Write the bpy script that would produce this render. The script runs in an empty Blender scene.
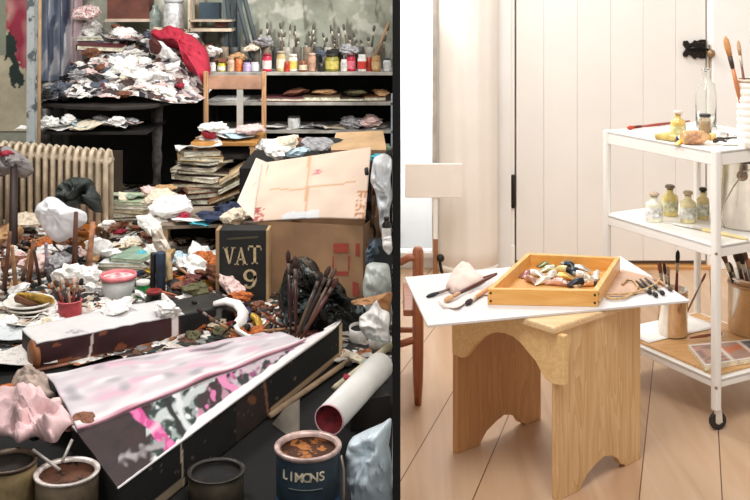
import bpy, math, random
from mathutils import Vector, Matrix, noise, Quaternion

R = random.Random(7)
V = Vector
PI = math.pi
# camera geometry: a level camera with a shifted lens; focal length in pixels of the 750x500 frame
F, PX, PY, H = 1050.0, 396.0, -20.0, 1.25
col = bpy.context.scene.collection
off = {}


def at(px, py, Y):
    return V(((px - PX) / F * Y, Y, H - (py - PY) / F * Y))


def on(px, py, z=0.0):
    return at(px, py, F * (H - z) / (py - PY))


def onv(px, py, P0, d):
    """point seen at px, py on the vertical plane through P0 along the ground direction d"""
    rx, rz = (px - PX) / F, -(py - PY) / F
    # rx*Y = P0.x + d.x*s ; Y = P0.y + d.y*s
    s = (rx * P0.y - P0.x) / (d.x - rx * d.y)
    Y = P0.y + d.y * s
    return V((rx * Y, Y, H + rz * Y))


# ------------------------------------------------------------------ materials
def lin(c):
    if isinstance(c, str):
        c = tuple(int(c[i:i + 2], 16) / 255 for i in (0, 2, 4))
    return tuple((x / 12.92 if x <= 0.04045 else ((x + 0.055) / 1.055) ** 2.4) for x in c[:3]) + (1.0,)


_m = {}


class NT:
    def __init__(s, name):
        s.m = bpy.data.materials.new(name)
        s.m.use_nodes = True
        s.t = s.m.node_tree
        s.b = s.t.nodes['Principled BSDF']

    def n(s, kind, **kw):
        nd = s.t.nodes.new(kind)
        for k, v in kw.items():
            if k.startswith('i_'):
                nd.inputs[k[2:].replace('_', ' ')].default_value = v
            else:
                setattr(nd, k, v)
        return nd

    def l(s, a, b):
        s.t.links.new(a, b)

    def math(s, op, a, b=None):
        nd = s.n('ShaderNodeMath', operation=op)
        for i, x in enumerate((a, b)):
            if x is None:
                continue
            if isinstance(x, (int, float)):
                nd.inputs[i].default_value = x
            else:
                s.l(x, nd.inputs[i])
        return nd.outputs[0]

    def ramp(s, fac, stops, interp='LINEAR'):
        r = s.n('ShaderNodeValToRGB')
        cr = r.color_ramp
        cr.interpolation = interp
        while len(cr.elements) < len(stops):
            cr.elements.new(0.5)
        for e, (p, c) in zip(cr.elements, stops):
            e.position = p
            e.color = lin(c)
        s.l(fac, r.inputs[0])
        return r.outputs[0]

    def coord(s, scale=(1, 1, 1), rot=(0, 0, 0)):
        tc = s.n('ShaderNodeTexCoord')
        mp = s.n('ShaderNodeMapping')
        mp.inputs['Scale'].default_value = scale
        mp.inputs['Rotation'].default_value = rot
        s.l(tc.outputs['Object'], mp.inputs[0])
        return mp.outputs[0]

    def bump(s, h, strength=0.3, dist=0.01):
        b = s.n('ShaderNodeBump')
        b.inputs['Strength'].default_value = strength
        b.inputs['Distance'].default_value = dist
        s.l(h, b.inputs['Height'])
        s.l(b.outputs[0], s.b.inputs['Normal'])


def shade(c, k):
    if isinstance(c, str):
        c = tuple(int(c[i:i + 2], 16) / 255 for i in (0, 2, 4))
    return tuple(min(1, max(0, x * k)) for x in c[:3])


def mat(color, rough=0.6, metal=0.0, var=0.12, scale=12.0, bump=0.0, key=None, coat=0.0):
    k = (color, rough, metal, var, scale, bump, coat)
    if k in _m:
        return _m[k]
    t = NT('plain_' + str(len(_m)))
    no = t.n('ShaderNodeTexNoise', i_Scale=scale, i_Detail=5.0)
    t.l(t.coord(), no.inputs['Vector'])
    c = t.ramp(no.outputs[0], [(0.3, shade(color, 1 - var)), (0.7, shade(color, 1 + var * 0.6))])
    t.l(c, t.b.inputs['Base Color'])
    t.b.inputs['Roughness'].default_value = rough
    t.b.inputs['Metallic'].default_value = metal
    t.b.inputs['Coat Weight'].default_value = coat
    if bump:
        t.bump(no.outputs[0], bump, 0.01)
    _m[k] = t.m
    return t.m


def stained(base, blotch, scale=9.0, amount=0.5, rough=0.75, bump=0.3):
    """paper, cloth or board with blotches of a second colour; painted highlights on the black bag"""
    k = ('st', base, blotch, scale, amount)
    if k in _m:
        return _m[k]
    t = NT('stained_' + str(len(_m)))
    cd = t.coord()
    no = t.n('ShaderNodeTexNoise', i_Scale=scale, i_Detail=6.0, i_Roughness=0.65)
    t.l(cd, no.inputs['Vector'])
    c = t.ramp(no.outputs[0], [(0.28, shade(base, 1.04)), (1 - amount * 0.95, base), (1 - amount * 0.95 + 0.05, blotch), (0.95, shade(blotch, 0.8))])
    t.l(c, t.b.inputs['Base Color'])
    t.b.inputs['Roughness'].default_value = rough
    if bump:
        t.bump(no.outputs[0], bump, 0.01)
    _m[k] = t.m
    return t.m


def wood(c1, c2, axis='z', rough=0.5, scale=1.0, coat=0.1, rotz=0.0):
    k = ('wd', c1, c2, axis, rough, scale, rotz)
    if k in _m:
        return _m[k]
    t = NT('wood_' + str(len(_m)))
    s = {'z': (22, 22, 1.6), 'x': (1.6, 22, 22), 'y': (22, 1.6, 22)}[axis]
    cd = t.coord(tuple(x * scale for x in s), (0, 0, rotz))
    n1 = t.n('ShaderNodeTexNoise', i_Scale=1.0, i_Detail=3.0, i_Distortion=1.2)
    t.l(cd, n1.inputs['Vector'])
    w = t.math('FRACT', t.math('MULTIPLY', n1.outputs[0], 7.0))
    n2 = t.n('ShaderNodeTexNoise', i_Scale=4.0, i_Detail=4.0)
    t.l(cd, n2.inputs['Vector'])
    f = t.math('ADD', t.math('MULTIPLY', w, 0.45), t.math('MULTIPLY', n2.outputs[0], 0.55))
    c = t.ramp(f, [(0.15, c1), (0.8, c2)])
    t.l(c, t.b.inputs['Base Color'])
    t.b.inputs['Roughness'].default_value = rough
    t.b.inputs['Coat Weight'].default_value = coat
    t.bump(f, 0.08, 0.003)
    _m[k] = t.m
    return t.m


def glass(color, rough=0.05, key='g'):
    k = ('gl', color, rough)
    if k in _m:
        return _m[k]
    t = NT('glass_' + str(len(_m)))
    t.b.inputs['Base Color'].default_value = lin(color)
    t.b.inputs['Roughness'].default_value = rough
    t.b.inputs['Transmission Weight'].default_value = 0.92
    t.b.inputs['IOR'].default_value = 1.3
    _m[k] = t.m
    return t.m


def vcol(name, rough=0.7, bump=0.2, nscale=25.0, var=0.25):
    t = NT(name)
    a = t.n('ShaderNodeVertexColor', layer_name='Col')
    no = t.n('ShaderNodeTexNoise', i_Scale=nscale, i_Detail=6.0, i_Roughness=0.7)
    t.l(t.coord(), no.inputs['Vector'])
    k = t.math('ADD', t.math('MULTIPLY', no.outputs[0], var * 2), 1 - var)
    mx = t.n('ShaderNodeVectorMath', operation='SCALE')
    t.l(a.outputs[0], mx.inputs[0])
    t.l(k, mx.inputs['Scale'])
    t.l(mx.outputs[0], t.b.inputs['Base Color'])
    t.b.inputs['Roughness'].default_value = rough
    if bump:
        t.bump(no.outputs[0], bump, 0.01)
    return t.m


def litter_mat(name, stops, scale=22.0):
    """mess of small scraps: every Voronoi cell another colour"""
    t = NT(name)
    cd = t.coord()
    vo = t.n('ShaderNodeTexVoronoi', i_Scale=scale, i_Randomness=1.0)
    dn = t.n('ShaderNodeTexNoise', i_Scale=18.0, i_Detail=4.0)
    t.l(cd, dn.inputs['Vector'])
    sc_ = t.n('ShaderNodeVectorMath', operation='SCALE')
    t.l(dn.outputs['Color'], sc_.inputs[0])
    sc_.inputs['Scale'].default_value = 0.09
    ad = t.n('ShaderNodeVectorMath', operation='ADD')
    t.l(cd, ad.inputs[0]); t.l(sc_.outputs[0], ad.inputs[1])
    t.l(ad.outputs[0], vo.inputs['Vector'])
    sp = t.n('ShaderNodeSeparateColor')
    t.l(vo.outputs['Color'], sp.inputs[0])
    c = t.ramp(sp.outputs[0], stops, 'CONSTANT')
    t.l(c, t.b.inputs['Base Color'])
    t.b.inputs['Roughness'].default_value = 0.8
    t.bump(vo.outputs['Distance'], 1.0, 0.03)
    return t.m


# ------------------------------------------------------------------ mesh builder
def basis(axis, origin=V((0, 0, 0))):
    z = V(axis).normalized()
    q = z.to_track_quat('Z', 'Y')
    return Matrix.Translation(V(origin)) @ q.to_matrix().to_4x4()


class MB:
    def __init__(s):
        s.v, s.f, s.mi, s.sm, s.c = [], [], [], [], None

    def add(s, vs, fs, mi=0, sm=False, M=None):
        k = len(s.v)
        for p in vs:
            p = V(p)
            s.v.append(M @ p if M else p)
        for f in fs:
            s.f.append([i + k for i in f])
            s.mi.append(mi)
            s.sm.append(sm)
        return s

    def box(s, c, d, rz=0.0, mi=0, M=None, taper=1.0):
        hx, hy, hz = d[0] / 2, d[1] / 2, d[2] / 2
        vs = []
        for z, k in ((-hz, 1.0), (hz, taper)):
            for x, y in ((-hx, -hy), (hx, -hy), (hx, hy), (-hx, hy)):
                vs.append(V((x * k, y * k, z)))
        T = Matrix.Translation(V(c)) @ Matrix.Rotation(rz, 4, 'Z')
        if M:
            T = M @ T
        return s.add(vs, [(0, 3, 2, 1), (4, 5, 6, 7), (0, 1, 5, 4), (1, 2, 6, 5), (2, 3, 7, 6), (3, 0, 4, 7)], mi, False, T)

    def prism(s, pts, vec, mi=0, M=None, mi2=None):
        n = len(pts)
        pts = [V(p) for p in pts]
        vec = V(vec)
        k = len(s.v)
        vs = pts + [p + vec for p in pts]
        s.add(vs, [tuple(range(n))[::-1], tuple(range(n, 2 * n))], mi, False, M)
        s.add([], [], mi)
        for i in range(n):
            j = (i + 1) % n
            s.f.append([k + i, k + j, k + n + j, k + n + i])
            s.mi.append(mi if mi2 is None else mi2)
            s.sm.append(False)
        return s

    def lathe(s, prof, M=None, n=24, mi=0, sm=True, sx=1.0, sy=1.0, wob=0.0, seed=0, cap=True):
        k = len(s.v)
        vs = []
        for r, z in prof:
            for i in range(n):
                a = 2 * PI * i / n
                rr = r
                if wob:
                    rr *= 1 + wob * noise.noise(V((math.cos(a) * 1.5, math.sin(a) * 1.5, z * 20 + seed)))
                vs.append((rr * math.cos(a) * sx, rr * math.sin(a) * sy, z))
        fs = []
        for j in range(len(prof) - 1):
            for i in range(n):
                i2 = (i + 1) % n
                fs.append((j * n + i, j * n + i2, (j + 1) * n + i2, (j + 1) * n + i))
        s.add(vs, fs, mi, sm, M)
        if cap:
            if prof[0][0] > 1e-6:
                s.f.append([k + i for i in range(n)][::-1]); s.mi.append(mi); s.sm.append(False)
            if prof[-1][0] > 1e-6:
                s.f.append([k + (len(prof) - 1) * n + i for i in range(n)]); s.mi.append(mi); s.sm.append(False)
        return s

    def tube(s, pts, r, n=8, mi=0, sm=True, flat=1.0):
        pts = [V(p) for p in pts]
        if not isinstance(r, (list, tuple)):
            r = [r] * len(pts)
        vs, fs = [], []
        up = V((0, 0, 1))
        d0 = (pts[1] - pts[0]).normalized()
        if abs(d0.dot(up)) > 0.9:
            up = V((0, 1, 0))
        a = d0.cross(up).normalized()
        for i, p in enumerate(pts):
            d = (pts[min(i + 1, len(pts) - 1)] - pts[max(i - 1, 0)]).normalized()
            a = (a - d * a.dot(d)).normalized()
            b = d.cross(a)
            for j in range(n):
                t = 2 * PI * j / n
                vs.append(p + (a * math.cos(t) + b * math.sin(t) * flat) * r[i])
        for i in range(len(pts) - 1):
            for j in range(n):
                j2 = (j + 1) % n
                fs.append((i * n + j, i * n + j2, (i + 1) * n + j2, (i + 1) * n + j))
        fs.append(tuple(range(n))[::-1])
        fs.append(tuple((len(pts) - 1) * n + j for j in range(n)))
        return s.add(vs, fs, mi, sm)

    def grid(s, fn, nu, nv, mi=0, sm=True, thick=0.0, colf=None):
        """fn(u,v)->Vector, u,v in 0..1 ; thick>0 makes it a closed sheet"""
        k = len(s.v)
        P = [[V(fn(i / nu, j / nv)) for j in range(nv + 1)] for i in range(nu + 1)]
        vs = [P[i][j] for i in range(nu + 1) for j in range(nv + 1)]
        w = nv + 1
        fs = [(i * w + j, (i + 1) * w + j, (i + 1) * w + j + 1, i * w + j + 1) for i in range(nu) for j in range(nv)]
        if colf:
            if s.c is None:
                s.c = {}
            for i in range(nu + 1):
                for j in range(nv + 1):
                    s.c[k + i * w + j] = colf(i / nu, j / nv)
        s.add(vs, fs, mi, sm)
        if thick:
            ns = []
            for i in range(nu + 1):
                for j in range(nv + 1):
                    a = P[min(i + 1, nu)][j] - P[max(i - 1, 0)][j]
                    b = P[i][min(j + 1, nv)] - P[i][max(j - 1, 0)]
                    ns.append(a.cross(b).normalized())
            k2 = len(s.v)
            s.add([vs[q] - ns[q] * thick for q in range(len(vs))], [tuple(reversed(f)) for f in fs], mi, sm)
            if colf:
                for q in range(len(vs)):
                    s.c[k2 + q] = s.c[k + q]
            edge = [i * w for i in range(nu + 1)] + [nu * w + j for j in range(1, nv + 1)] + [i * w + nv for i in range(nu - 1, -1, -1)] + [j for j in range(nv - 1, 0, -1)]
            for q in range(len(edge)):
                e, f = edge[q], edge[(q + 1) % len(edge)]
                s.f.append([k + f, k + e, k2 + e, k2 + f]); s.mi.append(mi); s.sm.append(False)
        return s

    def build(s, name, mats, parent=None, bevel=0.0, origin=None, sub=0):
        if not isinstance(mats, (list, tuple)):
            mats = [mats]
        if parent is not None:
            o0 = off[parent.name]
        elif origin is not None:
            o0 = V(origin)
        else:
            xs = [p.x for p in s.v]; ys = [p.y for p in s.v]; zs = [p.z for p in s.v]
            o0 = V(((min(xs) + max(xs)) / 2, (min(ys) + max(ys)) / 2, min(zs)))
        me = bpy.data.meshes.new(name)
        me.from_pydata([tuple(p - o0) for p in s.v], [], s.f)
        for m in mats:
            me.materials.append(m)
        me.polygons.foreach_set('material_index', s.mi)
        me.polygons.foreach_set('use_smooth', s.sm)
        if s.c:
            ca = me.color_attributes.new('Col', 'FLOAT_COLOR', 'POINT')
            for i in range(len(s.v)):
                ca.data[i].color = s.c.get(i, (0.5, 0.5, 0.5, 1))
        me.update()
        o = bpy.data.objects.new(name, me)
        col.objects.link(o)
        if parent is not None:
            o.parent = parent
        else:
            o.location = o0
        off[o.name] = o0
        if bevel:
            b = o.modifiers.new('b', 'BEVEL')
            b.width = bevel
            b.segments = 2
            b.limit_method = 'ANGLE'
        if sub:
            b = o.modifiers.new('s', 'SUBSURF')
            b.levels = b.render_levels = sub
        return o


def tag(o, label, cat, group=None, kind=None):
    if label:
        o['label'] = label
    if cat:
        o['category'] = cat
    if group:
        o['group'] = group
    if kind:
        o['kind'] = kind
    return o


def thing(name, loc, label, cat, group=None, rot=None):
    o = bpy.data.objects.new(name, None)
    col.objects.link(o)
    o.empty_display_size = 0.05
    o.location = V(loc)
    off[o.name] = V(loc)
    if rot is not None:      # children are then modelled in local coordinates
        o.rotation_euler = rot if not isinstance(rot, Quaternion) else rot.to_euler()
        off[o.name] = V((0, 0, 0))
    return tag(o, label, cat, group)


def struct(mb, name, m, parent=None, **k):
    o = mb.build(name, m, parent, **k)
    if parent is None:
        o['kind'] = 'structure'
    return o


def puff(mb, pts, n, depth, rings=11, amp=0.0, freq=20.0, seed=0, mi=0, back=0.25, per=8, power=0.5, colf=None, crease=1.0, flat=False):
    """soft body with the given outline: bulges along n, wrinkled by noise, closed behind"""
    n = V(n).normalized()
    pts = [V(p) for p in pts]
    # resample the outline with a smooth curve
    N = len(pts)
    out = []
    for i in range(N):
        p0, p1, p2, p3 = pts[i - 1], pts[i], pts[(i + 1) % N], pts[(i + 2) % N]
        for q in range(per):
            t = q / per
            out.append(0.5 * ((2 * p1) + (p2 - p0) * t + (2 * p0 - 5 * p1 + 4 * p2 - p3) * t * t + (3 * p1 - p0 - 3 * p2 + p3) * t ** 3) * 0.6 + (p1.lerp(p2, t)) * 0.4)
    c = sum(out, V((0, 0, 0))) / len(out)
    m = len(out)
    so = V((seed * 3.1, seed * 1.7, seed * 0.9))

    def ring(r, side):
        vs = []
        for p in out:
            q = c.lerp(p, r)
            h = (1 - r ** 2.2) ** power
            w = noise.noise(q * freq + so) + 0.6 * abs(noise.noise(q * freq * 2.3 + so)) * (1 if side > 0 else 0.3)
            tang = V((noise.noise(q * freq + so + V((9, 0, 0))), noise.noise(q * freq + so + V((0, 9, 0))), noise.noise(q * freq + so + V((0, 0, 9)))))
            if side > 0:
                w += crease * (0.55 - 1.9 * abs(noise.noise(q * freq * 1.5 + so * 2))) + crease * (0.3 - 1.2 * abs(noise.noise(q * freq * 3.6 + so)))
            d = depth if side > 0 else -depth * back
            vs.append(q + n * (d * h + amp * w * (0.35 + h) * (1 if side > 0 else 0.3)) + tang * amp * 0.6)
        return vs
    k = len(mb.v)
    vs, fs = [], []
    rs = [i / rings for i in range(rings, 0, -1)]
    for r in rs:
        vs += ring(r, 1)
    for j in range(len(rs) - 1):
        for i in range(m):
            i2 = (i + 1) % m
            fs.append((j * m + i, j * m + i2, (j + 1) * m + i2, (j + 1) * m + i))
    top = len(vs)
    vs.append(c + n * (depth + amp * noise.noise(c * freq + so)))
    for i in range(m):
        fs.append(((len(rs) - 1) * m + i, (len(rs) - 1) * m + (i + 1) % m, top))
    b0 = len(vs)
    for r in rs[1:]:
        vs += ring(r, -1)
    bot = len(vs)
    vs.append(c - n * depth * back)
    for i in range(m):
        i2 = (i + 1) % m
        fs.append((i, b0 + i, b0 + i2, i2))
    for j in range(len(rs) - 2):
        for i in range(m):
            i2 = (i + 1) % m
            fs.append((b0 + j * m + i, b0 + (j + 1) * m + i, b0 + (j + 1) * m + i2, b0 + j * m + i2))
    for i in range(m):
        fs.append((b0 + (len(rs) - 2) * m + i, bot, b0 + (len(rs) - 2) * m + (i + 1) % m))
    # orient
    mb.add(vs, fs, mi, not flat)
    return mb


def text_part(txt, size, M, m, parent, name='lettering', ext=0.0008, font_sx=1.0, label=None):
    cu = bpy.data.curves.new('t', 'FONT')
    cu.body = txt
    cu.size = size
    cu.extrude = ext
    cu.align_x = 'CENTER'
    cu.align_y = 'CENTER'
    cu.offset = size * 0.018
    to = bpy.data.objects.new('t', cu)
    col.objects.link(to)
    bpy.context.view_layer.update()
    dg = bpy.context.evaluated_depsgraph_get()
    me = bpy.data.meshes.new_from_object(to.evaluated_get(dg))
    bpy.data.objects.remove(to)
    o0 = off[parent.name]
    me.transform(Matrix.Translation(-o0) @ M @ Matrix.Diagonal((font_sx, 1, 1, 1)))
    me.name = name
    me.materials.clear()
    me.materials.append(m)
    o = bpy.data.objects.new(name, me)
    col.objects.link(o)
    o.parent = parent
    off[o.name] = o0
    if label:
        o['label'] = label
    return o


def frameM(o, x, y):
    x = V(x).normalized(); y = V(y).normalized(); z = x.cross(y)
    M = Matrix((x, y, z)).transposed().to_4x4()
    M.translation = V(o)
    return M


def copy_tree(o, parent=None):
    c = o.copy()
    col.objects.link(c)
    off[c.name] = off.get(o.name, V((0, 0, 0)))
    if parent is not None:
        c.parent = parent
    for ch in list(o.children):
        copy_tree(ch, c)
    return c


def setmat(o, m, slot=0):
    o.material_slots[slot].link = 'OBJECT'
    o.material_slots[slot].material = m


# ------------------------------------------------------------------ small things made over and over
def crumple_mesh(seed, squash=0.6, sharp=1.0, sub=3):
    import bmesh
    bm = bmesh.new()
    bmesh.ops.create_icosphere(bm, subdivisions=sub, radius=0.5)
    so = V((seed * 5.3, seed * 2.1, 0))
    for v in bm.verts:
        p = v.co.copy()
        d = abs(noise.noise(p * 4.2 + so)) * 0.55 + abs(noise.noise(p * 9 + so)) * 0.25
        lum = noise.noise(p * 1.8 + so) * 0.5
        v.co = p * (0.72 + lum + d * sharp)
        v.co.z *= squash
        v.co.x *= 1.25
    mz = min(v.co.z for v in bm.verts)
    for v in bm.verts:
        v.co.z -= mz
        if v.co.z < 0.05:
            v.co.z = 0
    me = bpy.data.meshes.new('crumple')
    bm.to_mesh(me)
    bm.free()
    me.materials.append(mat('FFFFFF'))
    return me


def sheet_mesh(seed, fold=1.0):
    r = random.Random(seed)
    a, b, c = r.uniform(-1, 1), r.uniform(-1, 1), r.uniform(0, 6)
    mb = MB()
    sk = r.uniform(-.25, .25)

    def fn(u, v):
        x, y = u - .5, (v - .5) * .72
        z = 0.12 * fold * (a * x * x * 2 + b * abs(x * .6 + y) + 0.35 * math.sin(c + x * 7 + y * 3) + 0.5 * noise.noise(V((x * 4, y * 4, seed * 3.3))))
        return (x + sk * y, y + .06 * noise.noise(V((x * 3, seed, 2))), z)
    mb.grid(fn, 10, 8, sm=False, thick=0.012)
    mz = min(p.z for p in mb.v)
    for p in mb.v:
        p.z -= mz
    o = mb.build('sheet_tmp', mat('FFFFFF'), origin=(0, 0, 0))
    me = o.data
    bpy.data.objects.remove(o)
    return me


CR = [crumple_mesh(i, 0.62, 1.1) for i in range(8)]
RG = [crumple_mesh(20 + i, 0.4, 0.55) for i in range(5)]
SH = [sheet_mesh(i) for i in range(8)]


def drop(me, loc, size, m, name, label, cat, group, rz=None, tilt=0.3, zs=1.0):
    o = bpy.data.objects.new(name, me)
    col.objects.link(o)
    o.location = V(loc)
    o.rotation_euler = (R.uniform(-tilt, tilt), R.uniform(-tilt, tilt), R.uniform(0, 2 * PI) if rz is None else rz)
    o.scale = (size, size, size * zs)
    setmat(o, m)
    tag(o, label, cat, group)
    return o


def brush(base, tip, r, hcol, bcol, label, group=None, parts=True, fcol='B8B0A0', flat=1.0, name='paintbrush', brist=0.16, fer=0.12):
    """paintbrush lying or standing from the handle end (base) to the bristles (tip)"""
    base, tip = V(base), V(tip)
    L = (tip - base).length
    q = (tip - base).to_track_quat('Z', 'Y')
    h = MB().lathe([(r * .35, 0), (r * .55, L * .02), (r * .8, L * .25), (r * 1.0, L * .5), (r * .75, L * (1 - brist - fer))], n=10)
    f = MB().lathe([(r * .85, L * (1 - brist - fer)), (r * .95, L * (1 - brist - fer * .7)), (r * 1.0, L * (1 - brist))], n=10, sy=flat)
    b = MB().lathe([(r * .95, L * (1 - brist)), (r * 1.35, L * (1 - brist * .55)), (r * 1.1, L * (1 - brist * .2)), (r * .25, L)], n=10, sy=flat)
    mh, mf, mb_ = mat(hcol, 0.4), mat(fcol, 0.45, 0.3), mat(bcol, 0.8, bump=0.3, scale=80.0)
    if parts:
        t = thing(name, base, label, 'paintbrush', group, rot=q)
        h.build('handle', mh, t); f.build('ferrule', mf, t); b.build('bristles', mb_, t)
        return t
    m = MB()
    for k, x in enumerate((h, f, b)):
        n0 = len(m.v)
        m.v += x.v
        m.f += [[i + n0 for i in fc] for fc in x.f]
        m.mi += [k] * len(x.f)
        m.sm += x.sm
    o = m.build(name, [mh, mf, mb_], origin=(0, 0, 0))
    o.location = base
    o.rotation_euler = q.to_euler()
    return tag(o, label, 'paintbrush', group)


def tin(loc, r, h, bcol, rimcol, incol, label, group=None, name='paint_tin', cat='paint tin', tilt=(0, 0, 0), handle=False, metal=0.3, fill=0.8):
    t = thing(name, loc, label, cat, group, rot=tilt)
    MB().lathe([(0, 0), (r * .97, 0), (r, h * .03), (r, h * .9), (r * .98, h * .93)], n=32, cap=False).build('body', mat(bcol, 0.45, metal, 0.3, 18.0), t)
    MB().lathe([(r * 1.0, h * .93), (r * 1.05, h * .95), (r * 1.06, h * .985), (r * 1.02, h), (r * .9, h * .985), (r * .88, h * .93)], n=32, cap=False).build('rim', mat(rimcol, 0.4, 0.4, 0.3, 30.0), t)
    MB().lathe([(r * .9, h * .92), (r * .895, h * fill), (r * .5, h * (fill - .01)), (0, h * (fill + .03))], n=32, cap=False, wob=.03).build('paint', stained(incol, 'B0703C' if incol == '4A2C1C' else shade(incol, .5) and '1A1410', 24.0, .5, rough=.95), t)
    if handle:
        pts = [V((r * 1.05 * math.cos(a), -r * .3 - r * .9 * math.sin(a) * .4, h * .9 - r * 1.2 * math.sin(a))) for a in [PI * i / 12 for i in range(13)]]
        MB().tube(pts, 0.0022, 6).build('handle', mat('C8C0B8', 0.4, 0.7), t)
    return t


def tubeobj(loc, L, rz, bcol, ccol, label, group, tilt=0.0, sc=1.0):
    """artist's paint tube: flattened body crimped at the end, with a cap"""
    t = thing('paint_tube', loc, label, 'paint tube', group, rot=(0, tilt, rz))
    mb = MB()
    r = L * .17

    def fn(u, v):
        a = 2 * PI * v
        x = u * L * .78
        k = min(1, .12 + u * 1.6)
        return (x, math.cos(a) * r * (1.25 - .3 * u), r * k + math.sin(a) * r * k)
    mb.grid(fn, 6, 12)
    mb.build('body', mat(bcol, 0.35, 0.5, 0.2, 40.0), t)
    MB().lathe([(r * .9, 0), (r * .45, L * .05), (r * .4, L * .08), (r * .55, L * .08), (r * .5, L * .2)], n=12, M=Matrix.Translation((L * .78, 0, r)) @ Matrix.Rotation(PI / 2, 4, 'Y')).build('cap', mat(ccol, 0.5), t)
    return t


def book(loc, w, d, h, rz, ccol, label, group=None, pcol='E8DCC4', tilt=(0, 0), name='book', cat='book'):
    t = thing(name, loc, label, cat, group, rot=(tilt[0], tilt[1], rz))
    c = mat(ccol, 0.5, 0, 0.2, 20.0)
    MB().box((0, 0, .0015), (w, d, .003)).box((0, 0, h - .0015), (w, d, .003)).box((-w / 2 + .0015, 0, h / 2), (.003, d, h)).build('cover', c, t)
    MB().box((.002, 0, h / 2), (w - .01, d - .008, h - .006)).build('pages', mat(pcol, 0.9, 0, 0.25, 60.0), t)
    return t


def jar(loc, r, h, gcol, label, group=None, lid=None, lab=None, name='jar', neck=0.8, cat='jar', glassy=False, cont=None):
    t = thing(name, loc, label, cat, group)
    o = off[t.name]
    M = Matrix.Translation(o)
    g = glass(gcol) if glassy else mat(gcol, 0.25, 0, 0.25, 30.0)
    prof = [(r * .92, 0), (r, h * .04), (r, h * .72), (r * neck, h * .84), (r * neck, h * (.9 if lid else 1.0))]
    if glassy:
        prof = prof + [(r * neck * .85, h * (.9 if lid else 1.0)), (r * neck * .85, h * .84), (r * .9, h * .7), (r * .9, h * .06), (0, h * .06)]
    MB().lathe(prof, M, 20, cap=not glassy).build('glass_body' if glassy else 'body', g, t)
    if glassy:
        # close the base
        pass
    if cont:
        MB().lathe([(r * .88, h * .07), (r * .88, h * .6), (0, h * .6)], M, 20, cap=False).build('contents', mat(cont, 0.4), t)
    if lab:
        MB().lathe([(r * 1.01, h * .15), (r * 1.012, h * .16), (r * 1.012, h * .6), (r * 1.01, h * .61)], M, 20, cap=False).build('paper_label', mat(lab, 0.7, 0, .15, 60.0), t)
    if lid:
        MB().lathe([(r * neck * 1.12, h * .88), (r * neck * 1.12, h * .99), (r * neck * 1.0, h)], M, 20).build('lid', mat(lid, 0.4), t)
    return t

# ================================================================== SETTING
sc = bpy.context.scene
cam = bpy.data.cameras.new('camera')
cam.sensor_width = 36.0
cam.lens = F / 750 * 36.0
cam.shift_x = -(PX - 375) / 750
cam.shift_y = -(250 - PY) / 750
cam.clip_start = 0.05
co = bpy.data.objects.new('camera', cam)
co.location = (0, 0, H)
co.rotation_euler = (PI / 2, 0, 0)
col.objects.link(co)
sc.camera = co
sc.view_settings.view_transform = 'Standard'
sc.view_settings.look = 'None'
sc.view_settings.exposure = 0.0

w = bpy.data.worlds.new('world')
sc.world = w
w.use_nodes = True
w.node_tree.nodes['Background'].inputs[0].default_value = (1.0, 0.985, 0.965, 1)
w.node_tree.nodes['Background'].inputs[1].default_value = 0.42


def area(name, loc, target, size, power, color=(1, 1, 1), sy=None):
    l = bpy.data.lights.new(name, 'AREA')
    l.energy = power
    l.color = color
    l.size = size
    if sy:
        l.shape = 'RECTANGLE'; l.size_y = sy
    o = bpy.data.objects.new(name, l)
    o.location = loc
    o.rotation_euler = (V(target) - V(loc)).to_track_quat('-Z', 'Y').to_euler()
    col.objects.link(o)
    return o


area('daylight_bright_room', (0.25, 1.6, 2.7), (0.85, 3.6, 0.2), 1.1, 50, (1, 0.975, 0.945))
area('window_light_bright_room', (0.35, 4.0, 2.2), (1.0, 2.8, 0.2), 0.7, 26, (1, 0.985, 0.96))
area('overhead_fill_studio', (-1.9, 3.9, 3.3), (-0.9, 4.3, 0.1), 0.8, 80, (1, 0.98, 0.96))  # unseen overhead lamp added to give the studio its contrast
area('outdoor_wall_lamp', (0.3, 5.1, 1.6), (0.3, 5.6, 1.0), 0.5, 45, (1, 1, 1))  # added lamp that only brightens the wall outside the window
area('front_fill_studio', (-0.7, 1.0, 2.4), (-1.1, 4.6, 0.5), 0.8, 9, (1, 0.97, 0.95))  # unseen fill lamp added on the camera side of the studio

YB = 4.56       # back wall of the bright room
YL = 6.6        # back wall of the cluttered studio
black = mat('040404', 1.0, var=0.02)
whitewall = mat('F4F1EC', 0.7, var=0.02, scale=3.0)
trimwhite = mat('F6F3EE', 0.45, var=0.02, scale=4.0)

# partition between the two rooms: its black end faces the camera
mb = MB()
mb.box((0.0010, (2.2 + YL) / 2, 0.625), (0.0145, YL - 2.2, 1.25), mi=0)
struct(mb, 'wall_partition', whitewall)
mb = MB()
mb.box((0.0010, 2.194, 0.635), (0.0166, 0.012, 1.27))
struct(mb, 'trim_1', black)

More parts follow.
